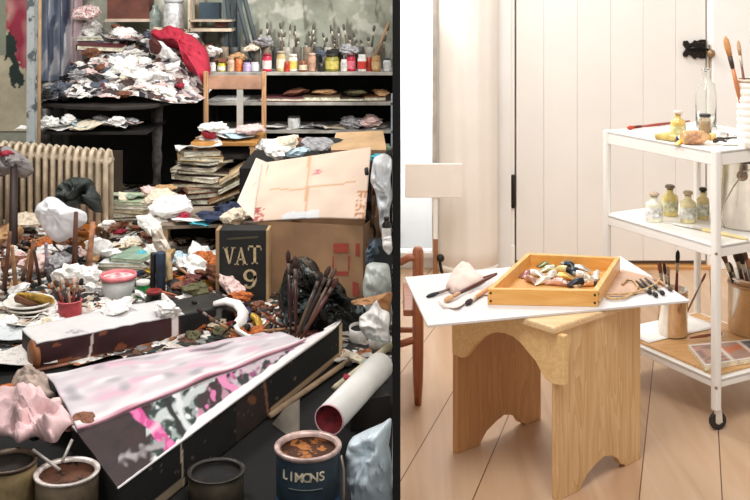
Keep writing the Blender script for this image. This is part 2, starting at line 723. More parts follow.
# ---- bright room shell
t = NT('floorboards')
tc = t.n('ShaderNodeTexCoord')
sp = t.n('ShaderNodeSeparateXYZ')
t.l(tc.outputs['Object'], sp.inputs[0])
cx = t.math('SUBTRACT', sp.outputs[0], t.math('MULTIPLY', sp.outputs[1], 0.283))
cx = t.math('ADD', cx, 0.735 + 2.0 - .005)         # seams at world x = -0.735 + .2k + .283 y
b = t.math('DIVIDE', cx, 0.2)
fr = t.math('FRACT', b)
fl = t.math('FLOOR', b)
wn = t.n('ShaderNodeTexWhiteNoise', noise_dimensions='1D')
t.l(fl, wn.inputs['W'])
mp = t.n('ShaderNodeMapping')
mp.inputs['Rotation'].default_value = (0, 0, 0.276)
mp.inputs['Scale'].default_value = (18, 1.5, 1)
t.l(tc.outputs['Object'], mp.inputs[0])
n1 = t.n('ShaderNodeTexNoise', i_Scale=1.0, i_Detail=4.0, i_Distortion=1.0)
t.l(mp.outputs[0], n1.inputs['Vector'])
f = t.math('ADD', t.math('MULTIPLY', wn.outputs[0], 0.3), t.math('MULTIPLY', n1.outputs[0], 0.7))
c = t.ramp(f, [(0.2, 'AD8868'), (0.5, 'C2A182'), (0.8, 'CFB398')])
edge = t.math('ABSOLUTE', t.math('SUBTRACT', fr, 0.5))
seam = t.math('GREATER_THAN', edge, 0.4925)
mx = t.n('ShaderNodeMix', data_type='RGBA')
t.l(seam, mx.inputs['Factor'])
t.l(c, mx.inputs['A'])
mx.inputs['B'].default_value = lin('5B3A22')
t.l(mx.outputs['Result'], t.b.inputs['Base Color'])
t.b.inputs['Roughness'].default_value = 0.42
t.bump(t.math('SUBTRACT', 1.0, seam), 0.4, 0.004)
floorm = t.m
mb = MB().grid(lambda u, v: (0.004 + u * 3.2, 1.0 + v * 3.62, 0), 1, 1, sm=False)
struct(mb, 'floor', floorm, origin=(0, 0, 0))

# back wall with a doorway and a window opening
DX0, DX1 = at(514.5, 0, YB).x, at(707.5, 0, YB).x
WX0, WX1 = 0.02, at(433, 0, YB + .02).x
WT = 2.4
mb = MB()
mb.box(((WX1 + DX0) / 2, YB + .05, WT / 2), (DX0 - WX1, .1, WT))
mb.box(((DX1 + 3.2) / 2, YB + .05, WT / 2), (3.2 - DX1, .1, WT))
mb.box(((DX0 + DX1) / 2, YB + .05, 2.2), (DX1 - DX0, .1, .4))
mb.box(((0.0085 + WX1) / 2, YB + .05, .03), (WX1 - .0085, .1, .06))
mb.box(((0.0085 + WX1) / 2, YB + .05, 2.2), (WX1 - .0085, .1, .4))
struct(mb, 'wall_back', whitewall)
struct(MB().box((3.2, 2.8, WT / 2), (.06, 3.6, WT)), 'wall_right', whitewall)
# brown backing added behind the door: shade of its gaps put into colour
struct(MB().box(((DX0 + DX1) / 2, YB + .16, 1.0), (DX1 - DX0 + .1, .02, 2.1)), 'door_gap_shade', mat('8E7462', 0.9))
# window
wt = struct(MB().box(((0.0085 + WX1) / 2, YB + .06, 1.03), (WX1 - .0085, .006, 1.94)), 'window_1', glass('F8FAFA', 0.02))
struct(MB().box((WX1 + .006, YB - .004, 1.03), (.02, .02, 1.96)), 'window_frame', mat('CFC6BC', 0.5), wt)
struct(MB().box(((0.0085 + WX1) / 2, YB - .01, .06), (WX1 + .0, .03, .02)), 'window_sill', trimwhite, wt)
# white wall put behind the window, brightened by an added lamp
struct(MB().box((.3, 5.6, .6), (.55, .04, 3.6)), 'wall_outside', mat('FFFFFF', 0.8, var=0.01))

# plank door with iron latch and hinges
mb = MB()
px = [516.5, 544, 577.5, 611, 643.5, 676, 706]
for a, b_ in zip(px[:-1], px[1:]):
    xa, xb = at(a, 0, YB).x, at(b_, 0, YB).x
    mb.box(((xa + xb) / 2, YB + .02, 1.015), (xb - xa - .0009, .03, 1.97))
mb.box(((DX0 + DX1) / 2 + .002, YB + .03, 1.015), (DX1 - DX0 - .02, .024, 1.96))
door = struct(mb, 'door_1', mat('F1EDE7', 0.5, var=0.015, scale=4.0), bevel=.0012)
iron = mat('2E2824', 0.45, 0.6, 0.25, 60.0)
h = at(513, 191, YB)
mb = MB().lathe([(.006, -.072), (.009, -.068), (.009, .068), (.006, .072)], Matrix.Translation(h + V((0, -.008, 0))), 12)
mb.box(h + V((.004, -.001, 0)), (.016, .006, .13))
hh = struct(mb, 'hinge', iron, door)
# wrought iron latch
P = at(683, 49, YB)
outl = [(683, 41), (687, 40.5), (689, 43.5), (692, 42.5), (694, 40), (697, 41), (700, 39.5), (705, 39.5), (705, 58), (700, 58.5), (697, 57), (694, 59), (691, 56), (688, 54.5), (686, 57), (683, 56.5), (682.5, 53), (685.5, 49), (682.5, 45)]
mb = MB().prism([at(x, y, YB + .003) for x, y in outl], (0, -.012, 0))
la = struct(mb, 'latch', iron, door)
mb = MB().tube([at(688, 49, YB - .012), at(696, 48, YB - .02), at(704, 49, YB - .014), at(710, 50, YB - .014)], [.006, .011, .006, .004], 8)
struct(mb, 'latch_bar', mat('15110F', 0.4, 0.6), la)
mb = MB()
for x, y in ((698, 43), (698, 55), (703, 43), (703, 55)):
    mb.lathe([(.005, 0), (.003, .003), (0, .004)], basis((0, -1, 0), at(x, y, YB - .009)), 8)
struct(mb, 'screws', mat('4a423c', 0.4, 0.7), la)
# frame to the right of the door, trims left of it
fx0 = at(711, 0, YB).x
fr1 = struct(MB().box(((fx0 + 3.15) / 2 - .6, YB - .012, 1.1), (3.15 - fx0 - 1.2, .024, 2.2)), 'trim_3', mat('F8F6F2', 0.5, var=.01), bevel=.003)
kn = MB().lathe([(.012, 0), (.014, .006), (.01, .012), (.018, .024), (.014, .034), (0, .037)], basis((0, -1, 0), at(709.5, 53, YB - .01)), 16)
kn.box(at(709.3, 62, YB - .004), (.006, .008, .15))
struct(kn, 'door_handle', mat('A38560', 0.4, 0.4), door)
xa, xb = at(497, 0, YB).x, at(510.5, 0, YB).x
struct(MB().box(((xa + xb) / 2, YB - .014, 1.1), (xb - xa, .03, 2.2)), 'trim_4', trimwhite, bevel=.003)
# threshold
mb = MB().box(((DX0 + DX1) / 2, YB + .0, .006), (DX1 - DX0 + .05, .07, .012))
struct(mb, 'trim_5', wood('B5793F', 'D9A566', 'x'))
struct(MB().box(((WX1 + DX0) / 2, YB - .008, .05), (DX0 - WX1, .016, .1)), 'baseboard_back', trimwhite, bevel=.003)

# curtain hanging in a fat roll beside the window
def cur(u, v):
    z = .03 + v * 2.2
    x0, x1 = at(439, 0, 4.4).x, at(499, 0, 4.4).x
    x = x0 + (x1 - x0) * u + .004 * math.sin(v * 5 + u * 4)
    prof = 0.10 * math.sin(PI * min(1, u * 1.0)) ** .6 + .003 * math.sin(u * 14 + v * .6) * (1 - u) + .0015 * math.sin(u * 30 + 1)
    return (x + .006 * (1 - v) * (u - .3), 4.44 - prof * (1 + .1 * (1 - v)), z)
ct = thing('curtain', (at(470, 0, 4.4).x, 4.42, 0.03), 'long white curtain hanging in a thick fold between window and door', 'curtain')
MB().grid(cur, 60, 24, thick=.004).build('fabric', mat('F1EAE1', 0.85, var=.02, scale=5.0), ct)
MB().grid(lambda u, v: cur(u, v * .012) + V((0, -.003, -.004)) if False else V(cur(u, v * .012)) + V((0, -.004, -.002)), 60, 2, thick=.004).build('hem', mat('E6DCCF', 0.85, var=.03), ct)

# ================================================================== BRIGHT ROOM FURNITURE
pine = wood('C49560', 'E0BE8E', 'z', 0.45)
pine_shaded = wood('B98655', 'CF9F6D', 'z', 0.5)  # darker copy of the pine: shade inside the stool put into colour
pine_x = wood('D2A873', 'E6CBA0', 'x', 0.4, rotz=-math.radians(42))
pine_ap = wood('D9AE72', 'E9C690', 'x', 0.45, rotz=math.radians(48))
iu = V((math.cos(math.radians(42)), math.sin(math.radians(42)), 0))
iv = V((-iu.y, iu.x, 0))
A0 = on(555, 500); A0.z = 0
W_, D_ = .336, .355
st = thing('footstool', A0 + iu * W_ / 2 + iv * D_ / 2, 'pale pine step stool with arched apron carrying the white board', 'stool')


def endpanel(o, name, m):
    sz = [(0, 0), (.085, 0), (.095, .014), (.1125, .03), (.15, .045), (.181, .053), (.21, .046), (.238, .03), (.25, .012), (.267, .006), (.27, 0), (W_, 0), (W_, .405), (0, .405)]
    mb = MB().prism([o + iu * s + V((0, 0, z)) for s, z in sz], iv * .02)
    return mb.build(name, m, st, bevel=.0015)


endpanel(A0 - iv * .010, 'end_panel', pine)
endpanel(A0 + iv * (D_ - .028), 'end_panel', pine_shaded)
apx = [(451, 322), (563.5, 322), (563.5, 386), (554, 385), (545, 379), (542, 374), (535, 361), (529, 354), (520, 343), (513, 337), (505, 333.5), (497, 332.5), (489, 334), (482, 338), (475, 345), (469, 352), (465, 357.5), (461, 358), (452, 354)]
ap = []
P0 = A0 - iu * .008
for i, (x, y) in enumerate(apx):
    q = onv(x, y, P0, iv)
    ap.append(q)
ap[0].z = ap[1].z = .404
MB().prism(ap, iu * .018).build('apron', pine_ap, st, bevel=.0025)
MB().prism([A0 + (p - A0) * .86 + iv * .025 + iu * (W_ - .022) + V((0, 0, .404 * .14)) for p in ap], iu * .016).build('apron', pine_ap, st, bevel=.002)
tp = A0 - iu * .022 - iv * .016
tw, td = iu * (W_ + .040), iv * (D_ + .034)
MB().prism([tp + V((0, 0, .404)), tp + tw + V((0, 0, .404)), tp + tw + td + V((0, 0, .404)), tp + td + V((0, 0, .404))], (0, 0, .019)).build('seat', pine_x, st, bevel=.005)

# white drawing board
ZB = .4235
bc = [V((.0745, 2.496, ZB)), V((.753, 2.69, ZB)), V((.668, 3.12, ZB)), V((.024, 2.90, ZB))]
ctr = sum(bc, V((0, 0, 0))) / 4
bo = MB().prism(bc, (0, 0, .006)).build('drawing_board', mat('DAD6D5', 0.5, var=.03, scale=6.0), bevel=.001)
tag(bo, 'thin white rectangular board laid flat across the pine stool', 'board')
ZT = ZB + .0062

# wooden tray
def dove(p, d, n, name, parent, m):
    pass
cb = [on(487, 303, ZT), on(598, 306, ZT)]
T0, T1 = on(487.5, 289, ZT + .04), on(598, 291, ZT + .04)
T2, T3 = on(620, 257, ZT + .04), on(527, 252.5, ZT + .04)
tr = thing('wooden_tray', V(((T0 + T2) / 2).to_tuple()[:2] + (ZT,)), 'open honey coloured wooden tray full of paint tubes on the white board', 'tray')
TC = [V((p.x, p.y, ZT)) for p in (T0, T1, T2, T3)]
tcen = sum(TC, V((0, 0, 0))) / 4
trm = wood('D8963F', 'E9B368', 'x', 0.4)
trm2 = wood('DC9E4B', 'ECBB74', 'y', 0.4)
inn = [p + (tcen - p).normalized() * .021 for p in TC]
for i in range(4):
    j = (i + 1) % 4
    MB().prism([TC[i], TC[j], inn[j], inn[i]], (0, 0, .04)).build('side', trm if i % 2 == 0 else trm2, tr, bevel=.0012)
MB().prism([p + V((0, 0, .002)) for p in inn], (0, 0, .004)).build('base', wood('C98B45', 'D9A460', 'x'), tr)
for c0, c1 in ((0, 1), (1, 0), (1, 2)):
    d = (TC[c1] - TC[c0]).normalized()
    nn = V((d.y, -d.x, 0)) if c0 != 1 or c1 != 0 else V((-d.y, d.x, 0))
    for z in (.01, .03):
        MB().lathe([(.0032, 0), (.0032, .0012), (0, .0014)], basis(nn, TC[c0] + d * .008 + V((0, 0, z)) - nn * .0002), 8).build('screw', mat('3A2A1C', 0.5, .3), tr)

GT = 'small paint tubes heaped in the wooden tray'
tray = [  # px, py, L, rz, body, cap, words
    (543, 282, .06, .3, 'D9CBB8', '7A2E2E', 'cream paint tube with dark red cap in the tray corner'),
    (533, 281, .055, 2.2, 'B98A7A', 'E9E2D8', 'dusty pink paint tube with white cap in the tray'),
    (551, 277, .06, 1.0, 'E6DACB', 'D8C0A8', 'ivory paint tube lying across the tray middle'),
    (556, 283, .06, -.4, 'D4AFA0', '8A4A4A', 'rose grey paint tube near the tray front'),
    (548, 270, .055, .1, 'C9CDB4', '3C4A38', 'pale green paint tube with dark cap at the tray back'),
    (560, 271, .06, -.5, 'D8C78A', '26303A', 'mustard yellow paint tube with navy cap in the tray'),
    (572, 273, .06, .5, '3E4450', '1F2430', 'dark slate paint tube between paler ones in the tray'),
    (583, 277, .06, 2.5, 'E3DCD2', '9AA0A0', 'off white paint tube with grey cap in the tray'),
    (576, 283, .055, .2, '2B2F3A', 'D9D2C8', 'almost black paint tube with white cap near the tray front'),
    (589, 281, .06, 1.9, 'C8BBA8', '6A5A48', 'beige paint tube nearest the short right side of the tray'),
    (566, 278, .06, 3.0, 'DDAE5C', 'F0E6D8', 'ochre paint tube with pale cap in the tray centre'),
    (581, 270, .055, 2.9, 'D2C9BE', '5A6A4A', 'silvery paint tube with green cap in the tray'),
    (527, 275, .05, .9, 'B47A78', 'EAD8D0', 'rosy paint tube closest to the long left side of the tray'),
    (538, 275, .055, 2.7, 'EDE4DA', '9A4A4A', 'white and red paint tube at the back corner of the heap in the tray'),
    (595, 276, .05, 1.2, 'E9E4DA', 'B8B0A0', 'small chalk white paint tube at the far end of the heap in the tray'),
    (565, 284, .05, 2.9, 'CFA8A0', 'E8E0D8', 'pink grey paint tube touching the tray front'),
    (545, 265, .05, .2, '8E9A78', 'D8D4C8', 'moss green paint tube at the very back of the heap'),
    (570, 266, .05, 2.8, '2E3A48', 'C8C4BC', 'ink blue paint tube at the very back of the heap'),
    (586, 284, .05, .1, 'D8B08A', '3A3A44', 'apricot paint tube in the front corner of the tray'),
]
for i, (x, y, L, rz, b1, c1, lab) in enumerate(tray):
    p = on(x, y, ZT + .012 + .006 * (i % 3 == 2))
    p = tcen + (V((p.x, p.y, 0)) - V((tcen.x, tcen.y, 0))) * 1.03
    p.z = ZT + .0068 + .007 * (i % 3 == 2)
    d = V((math.cos(rz), math.sin(rz), 0)) * L * .45
    tubeobj(p - d, L, rz, b1, c1, lab, GT)

# cloth and brushes left of the tray
mb = MB()
cp = [(446, 286), (452, 274), (461, 264.5), (470, 268), (480, 278), (486, 281), (478, 286), (464, 291), (452, 293)]
puff(mb, [on(x, y, ZT + .004) for x, y in cp], (0, -.1, 1), .028, amp=.006, freq=14, seed=3, back=.1)
ck = mb.build('painting_rag', mat('EBD3C8', 0.9, var=.08, scale=9.0))
tag(ck, 'crumpled pale pink rag lying beside the brushes on the white board', 'rag')
brush(on(497, 273, ZT + .016), on(426, 297, ZT + .004), .004, '6A3F34', '20242C', 'dark brown paintbrush lying nearest the pink rag', fcol='8C7468')
brush(on(497, 274, ZT + .024), on(444, 301, ZT + .007), .0055, '5A2B22', 'D8A87A', 'thick dark red paintbrush lying in the middle of three', fcol='C99E7C')
brush(on(496, 283, ZT + .012), on(466, 304, ZT + .006), .0055, 'D8A070', '3A2C30', 'light wooden paintbrush leaning against the tray side', fcol='E6D6C8')
cl = MB().grid(lambda u, v: on(438 + 48 * u + 6 * v, 302 + 4 * v - 14 * u * u + 3 * math.sin(u * 7), ZT + .002 + .006 * math.sin(u * 9 + v * 2) ** 2), 16, 5, thick=.0015).build('paper_strip', mat('F0DED4', 0.8, var=.1))
tag(cl, 'rumpled pinkish paper strip under the brushes on the board', 'paper')
# flat tan scrap right of the tray, string and dark brushes
pts = [on(603, 297, ZT + .0005), on(607, 284, ZT + .0005), on(622, 270, ZT + .0005), on(650, 277, ZT + .0005), on(664, 286, ZT + .0005), on(652, 292, ZT + .0005), on(628, 296, ZT + .0005)]
cd = MB().prism(pts, (0, 0, .0012)).build('leather_scrap', mat('C3A189', 0.7, var=.1))
tag(cd, 'flat tan leather scrap lying between tray and coiled string', 'leather scrap')
sp_ = [(606, 297), (612, 299), (624, 298), (634, 293), (638, 287), (634, 281), (627, 280), (622, 284)]
sg = MB().tube([on(x, y, ZT + .006) for x, y in sp_], .0035, 6)
sg.tube([on(x, y, ZT + .009) for x, y in [(606, 294), (618, 294), (632, 293), (646, 289), (656, 284), (660, 279)]], .003, 6)
tag(sg.build('string_loop', mat('CDA878', 0.8, bump=.4, scale=120)), 'loose loop of tan cord beside the wooden tray', 'cord')
for i, (a, b_, hc, lab) in enumerate([((640, 279), (657, 296), '23211F', 'black handled tool lying against the tan cord'), ((645, 278), (664, 294), '2C3036', 'dark blue handled tool beside the black one'), ((636, 281), (651, 293), '3B2E28', 'short dark brown tool on the leather scrap'), ((652, 276), (672, 290), 'B58C68', 'pale handled tool nearest the board edge')]):
    brush(on(a[0], a[1], ZT + .01), on(b_[0], b_[1], ZT + .006), .0045, hc, '2A2622' if i != 3 else '5A4838', lab, parts=True)

# white panel on a thin post
Yp = 4.12
et = thing('easel', (at(435.5, 0, Yp).x, Yp, 0), 'low easel with a blank white panel on a thin post before the window', 'easel')
a, b_ = at(405, 163, Yp), at(462, 197, Yp)
MB().box(((a.x + b_.x) / 2, Yp - .01, (a.z + b_.z) / 2), (b_.x - a.x, .012, a.z - b_.z)).build('panel', mat('F2EAE0', 0.6, var=.02), et, bevel=.003)
MB().box((at(435.5, 0, Yp).x, Yp + .004, .36), (.018, .016, .34)).build('upper_post', trimwhite, et, bevel=.002)
MB().box((at(435.5, 0, Yp).x, Yp + .004, .125), (.019, .018, .22)).build('lower_post', wood('8A5A3C', 'B07E5A', 'z'), et, bevel=.002)
MB().tube([at(435.5, 0, Yp) * V((1, 1, 0)) + V((0, 0, .06)) if False else V((at(435.5, 0, Yp).x, Yp, .07)), V((at(450, 341, 3.9).x + .03, 3.8, .006))], .007, 6).tube([V((at(435.5, 0, Yp).x, Yp, .07)), V((at(435.5, 0, Yp).x - .09, 3.85, .006))], .007, 6).tube([V((at(435.5, 0, Yp).x, Yp, .07)), V((at(435.5, 0, Yp).x + .03, 4.3, .006))], .007, 6).build('feet', wood('A8784E', 'C99C70', 'x'), et)
p = at(439, 258, Yp)
MB().lathe([(.007, 0), (.016, .008), (.016, .016), (.006, .024)], basis((.5, -1, .2), p), 10).tube([p, p + V((.012, -.012, -.06))], .006, 6).build('clamp', iron, et)

# small brown chair, its back to the camera
Yc = 3.09
cw = wood('7E452B', 'AD6A46', 'z', 0.4)
cr = wood('7E452B', 'AD6A46', 'x', 0.4)
xl, xr = at(402, 0, Yc).x + .006, at(418, 0, Yc).x
ch = thing('chair', ((xl + xr) / 2, Yc + .14, 0), 'small reddish brown wooden chair standing against the partition beside the stool', 'chair')
for xx, yy, hh_ in ((xr, Yc, .465), (xr + .004, Yc + .27, .26)):
    k = .0165
    big = xx in (xr, xr + .004)
    k = .0165 if big else .010
    MB().lathe([(k * .62, 0), (k * .9, .07), (k, .16), (k, hh_ - .03), (k * .96, hh_ - .008), (k * .6, hh_)], Matrix.Translation((xx, yy, 0)), 8 if big else 8).build('leg', cw, ch)
MB().tube([V((xr, Yc, .435)), V(((.0105 + xr) / 2, Yc + .003, .432)), V((.012, Yc + .004, .418))], .016, 8, flat=.7).build('top_rail', cr, ch)
MB().tube([V((xr, Yc, .195)), V((.012, Yc, .178))], .011, 8).tube([V((xr + .004, Yc + .27, .13)), V((.012, Yc + .27, .13))], .009, 8).tube([V((xr, Yc, .12)), V((xr + .004, Yc + .27, .12))], .009, 8).build('stretcher', cr, ch)
MB().box(((xl + xr) / 2 + .003, Yc + .145, .268), (xr - xl + .01, .28, .02)).build('seat', cr, ch, bevel=.004)

# ------------------------------------------------------------------ trolley
steel = mat('F1EFEA', 0.35, var=.015, coat=.2)
Fp = V((.889, 2.916, 0)); du = V((-.228, .404, 0)).normalized(); dw = V((.871, .491, 0))
LU, LW = .464, .40
tq = thing('trolley', Fp + du * LU / 2 + dw * LW / 2, 'white metal three shelf trolley on castors holding brushes and bottles', 'trolley')


def tp_(u, w_, z):
    return Fp + du * u + dw * w_ + V((0, 0, z))


def shelf(z, h, name='shelf', inset=.0):
    mb = MB()
    lo = z - h
    mb.prism([tp_(0, 0, z - .012), tp_(0, LW, z - .012), tp_(LU, LW, z - .012), tp_(LU, 0, z - .012)], (0, 0, .010))
    for a, b_, n_ in (((0, 0), (LU, 0), dw), ((0, LW), (LU, LW), -dw), ((0, 0), (0, LW), du), ((LU, 0), (LU, LW), -du)):
        p, q = tp_(a[0], a[1], lo), tp_(b_[0], b_[1], lo)
        mb.prism([p, q, q + n_ * .010, p + n_ * .010], (0, 0, h))
    return mb.build(name, steel, tq, bevel=.0025)


ZS = (.775, .512, .140)
shelf(ZS[0], .042); shelf(ZS[1], .034); shelf(ZS[2], .026)
for u, w_ in ((0, 0), (0, LW), (LU, 0), (LU, LW)):
    p = tp_(u, w_, 0)
    s = (du * (1 if u == 0 else -1) + dw * (1 if w_ == 0 else -1)) * .004
    mb = MB()
    big = .023 if (u, w_) == (0, 0) else .02
    c = p + s
    q = [c - du * big / 2 - dw * big / 2, c + du * big / 2 - dw * big / 2, c + du * big / 2 + dw * big / 2, c - du * big / 2 + dw * big / 2]
    mb.prism([x + V((0, 0, .052)) for x in q], (0, 0, ZS[0] - .052 + .002))
    lg = mb.build('leg', steel, tq, bevel=.006)
    if (u, w_) == (0, 0):
        for z in (ZS[1] - .02, ZS[2] - .02):
            MB().lathe([(.0045, 0), (.0045, .001), (.003, .0025), (0, .0028)], basis(-du - dw, c - (du + dw) * .009 + V((0, 0, z))), 10).build('bolt', mat('A9927F', 0.3, .6), lg)
    # castor
    wc = c + V((0.004, 0, .025))
    ca = MB().prism([wc + V((-.016, -.008, -.004)), wc + V((.012, -.008, -.004)), wc + V((.010, -.008, .03)), wc + V((-.010, -.008, .03))], (0, .0025, 0)).prism([wc + V((-.016, .0065, -.004)), wc + V((.012, .0065, -.004)), wc + V((.010, .0065, .03)), wc + V((-.010, .0065, .03))], (0, .0025, 0)).box(wc + V((0, 0, .03)), (.02, .018, .004)).build('castor', mat('DDD8D0', 0.4, .4), tq)
    MB().lathe([(.024, -.006), (.025, -.003), (.025, .003), (.024, .006)], basis((.25, -1, 0), wc), 24).build('wheel', mat('262422', 0.5), ca)
    MB().lathe([(.009, -.0075), (.009, .0075)], basis((.25, -1, 0), wc), 14).build('hub', mat('D8D4CE', 0.4, .4), ca)

# -- things on the top shelf
z0 = ZS[0] - .0015
jp = on(749, 147, z0)
jp = V((jp.x, jp.y, z0))
jt = thing('brush_jar', jp, 'white textured ceramic jar holding paintbrushes on the trolley top', 'jar')
J = Matrix.Translation(jp)
prof = [(.028, 0), (.031, .003)]
for k in range(9):
    zz = .008 + k * .02
    prof += [(.031, zz), (.0335, zz + .004), (.0335, zz + .014), (.031, zz + .018)]
prof += [(.033, .19), (.030, .19), (.029, .02), (0, .02)]
MB().lathe(prof, J, 32, cap=False).build('body', stained('F3EEE6', 'C9A98F', 60.0, .35), jt)
MB().lathe([(.030, .1865), (.0345, .187), (.0345, .194), (.030, .194)], J, 32, cap=False).build('rim', mat('D8C4B0', 0.5), jt)
brush(jp + V((0, 0, .03)), at(725, 36, jp.y - .02), .007, 'C98050', 'D89B62', 'thick paintbrush with tan bristles leaning from the white jar', fcol='4A3A34', brist=.2)
brush(jp + V((.008, 0, .03)), at(738, 40, jp.y + .01), .0045, '6E3E28', 'C9A480', 'thin brown paintbrush standing beside the thick one in the white jar', fcol='C8B8A8')
brush(jp + V((.012, .01, .03)), at(752, 32, jp.y + .01), .0045, 'A86038', '5A3A28', 'orange brown paintbrush in the white jar nearest the frame edge')

bp = on(706, 128, z0); bp = V((bp.x, bp.y, z0))
bt = thing('glass_bottle', bp, 'clear empty glass bottle standing on the trolley top by the door latch', 'bottle')
MB().lathe([(.030, 0), (.033, .004), (.033, .11), (.028, .14), (.013, .16), (.012, .185), (.016, .186), (.016, .192), (.0105, .192), (.0105, .16), (.026, .137), (.031, .108), (.031, .006), (0, .006)], Matrix.Translation(bp), 32, cap=False).build('glass_body', glass('FBFBF8', .02), bt)
jb = jp
# small lidded jar beside it
q = on(705, 137, z0)
jar((q.x + .0, q.y + .0, z0), .019, .07, 'EDE3D2', 'short clear jar with black lid in front of the empty glass bottle', lid='1C1A19', glassy=True, cont='D9B27A', cat='jar')


def lying_bottle(p, d, L, r, gcol, ccol, capc, label, lab=None):
    q = V(d).to_track_quat('Z', 'Y')
    t_ = thing('oil_bottle', p, label, 'bottle', None, rot=q)
    MB().lathe([(r * .9, 0), (r, L * .04), (r, L * .62), (r * .45, L * .76), (r * .45, L * .86)], n=20).build('body', mat(gcol, 0.2, 0, .2, 30.0, coat=.5), t_)
    if lab:
        MB().lathe([(r * 1.01, L * .14), (r * 1.03, L * .15), (r * 1.03, L * .52), (r * 1.01, L * .53)], n=20, cap=False).build('paper_label', mat(lab, .7, 0, .4, 70.0), t_)
    MB().lathe([(r * .58, L * .84), (r * .58, L * .98), (r * .5, L)], n=16).build('cap', mat(capc, .4), t_)
    return t_


def std_bottle(p, r, h, gcol, stop, label, lab='EADFC8'):
    t_ = thing('oil_bottle', p, label, 'bottle', None)
    M = Matrix.Translation(V(p))
    MB().lathe([(r * .95, 0), (r, h * .03), (r, h * .6), (r * .9, h * .66), (r * .42, h * .74), (r * .42, h * .84), (r * .5, h * .85)], M, 20).build('body', mat(gcol, 0.15, 0, .15, 30.0, coat=.6), t_)
    MB().lathe([(r * 1.01, h * .14), (r * 1.03, h * .15), (r * 1.03, h * .48), (r * 1.01, h * .49)], M, 20, cap=False).build('paper_label', mat(lab, .7, 0, .35, 70.0), t_)
    MB().lathe([(r * .4, h * .84), (r * .36, h * .88), (r * .62, h * .9), (r * .62, h * .97), (r * .45, h)], M, 16).build('stopper', mat(stop, .4), t_)
    return t_


q = on(678, 140, z0)
std_bottle((q.x, q.y, z0), .022, .088, 'E3C268', 'E8D4C0', 'small yellow oil bottle with cream stopper standing on the trolley top', 'E9D59A')
q = on(687, 139, z0 + .016)
lying_bottle((q.x - .015, q.y, z0 + .0205), (.97, .1, 0), .10, .02, 'D9AC78', 0, 'E6C070', 'amber bottle with brown label lying on the trolley top', 'C8946E')
q = on(664, 137, z0 + .01)
lying_bottle((q.x - .02, q.y + .01, z0 + .0135), (.8, -.7, 0), .085, .0135, 'E6CB7A', 0, 'F0E6D0', 'slim pale yellow bottle lying behind the standing one')
brush(on(690, 121, z0 + .01), on(627, 128, z0 + .006), .005, 'A0483A', 'C2452F', 'long red paintbrush lying across the trolley top', fcol='6A2A22', brist=.1)
# white tubes with dark caps
for x, y, L, rz, b1, c1, lab in ((700, 143, .07, 2.95, 'F4F1EC', '2B3568', 'white paint tube with navy cap at the trolley top corner'), (712, 140, .065, .5, 'EFE7E0', 'B07A6A', 'white and rose paint tube lying on the trolley top'), (722, 145, .06, -.3, 'E8E2DA', '20242E', 'pale grey paint tube beside the white ceramic jar'), (728, 138, .06, .2, 'EDE8E2', '30384A', 'white paint tube with slate cap in front of the ceramic jar'), (676, 145, .04, .6, 'E3C050', 'D89A30', 'tiny yellow paint tube on the trolley top')):
    q = on(x, y, z0)
    tubeobj((q.x, q.y, z0), L, rz, b1, c1, lab, None)
q = on(715, 146, z0)
wl = []
for k in range(40):
    a = 2 * PI * k / 39 * 1.6
    wl.append(V((q.x + .05 + .045 * math.cos(a), q.y + .03 + .02 * math.sin(a), z0 + .006 + .01 * abs(math.sin(a * 1.3)))))
tag(MB().tube(wl, .003, 6).build('wire_coil', mat('4A3C38', .4, .4)), 'coil of dark wire lying round the tubes on the trolley top', 'wire')

# -- middle shelf
z1 = ZS[1] - .0015
for x, y, r, h_, g, s, lab, pl in ((654, 221, .026, .088, 'F2EBD2', 'CDB8A0', 'pale bottle with white paper label, first of the row on the trolley shelf', 'F1EAD8'), (670, 215, .025, .095, 'EFD888', '8A7A66', 'bright yellow oil bottle on the trolley shelf', 'F0E2B0'), (688, 222, .024, .095, 'E8DAA8', 'C4AE90', 'greenish yellow bottle with cork stopper on the trolley shelf', 'EFE6CC'), (703, 219, .019, .098, 'E6D498', '1E1C1A', 'yellow bottle with black stopper beside the trolley leg', 'EADFC4')):
    q = on(x, y, z1)
    std_bottle((q.x, q.y, z1), r, h_, g, s, lab, pl)
brush(on(748, 239, z1 + .006), on(672, 223, z1 + .004), .0065, 'EFD79A', 'EDEAE4', 'cream handled palette knife lying across the middle shelf', name='palette_knife', fcol='C8C0B4', brist=.3, flat=.3)['category'] = 'palette knife'
bkp = on(755, 234, z1)
bp = tp_(.135, .275, 0); bp.z = z1
bk = thing('steel_pot', bp, 'tall shiny steel pot with wire handle on the middle shelf', 'pot')
chrome = mat('EDE6DC', 0.2, 0.95, .04, 30.0)
MB().lathe([(.085, 0), (.092, .006), (.092, .205), (.096, .207), (.096, .213), (.089, .213), (.088, .02), (0, .02)], Matrix.Translation(bp), 48, cap=False).build('body', chrome, bk)
MB().lathe([(.093, .2), (.0945, .203), (.0945, .216), (.091, .218)], Matrix.Translation(bp), 48, cap=False).build('rim', mat('2A2420', .3, .7), bk)
ear = bp + V((-.045, -.085, .165))
MB().lathe([(.004, 0), (.016, 0), (.016, .003), (.004, .004)], basis((-.45, -.9, 0), ear), 16).build('handle_lug', mat('9A8A7C', .3, .9), bk)
MB().tube([ear + V((-.004, -.008, 0)), ear + V((-.03, -.012, -.03)), ear + V((-.055, -.006, -.08)), ear + V((-.062, .0, -.13)), ear + V((-.05, .005, -.155))], .0022, 6).tube([ear + V((0, -.008, .012)), ear + V((.02, -.012, .02)), ear + V((.04, -.005, .0))], .0022, 6).build('wire_handle', mat('CFC8C0', .25, .9), bk)

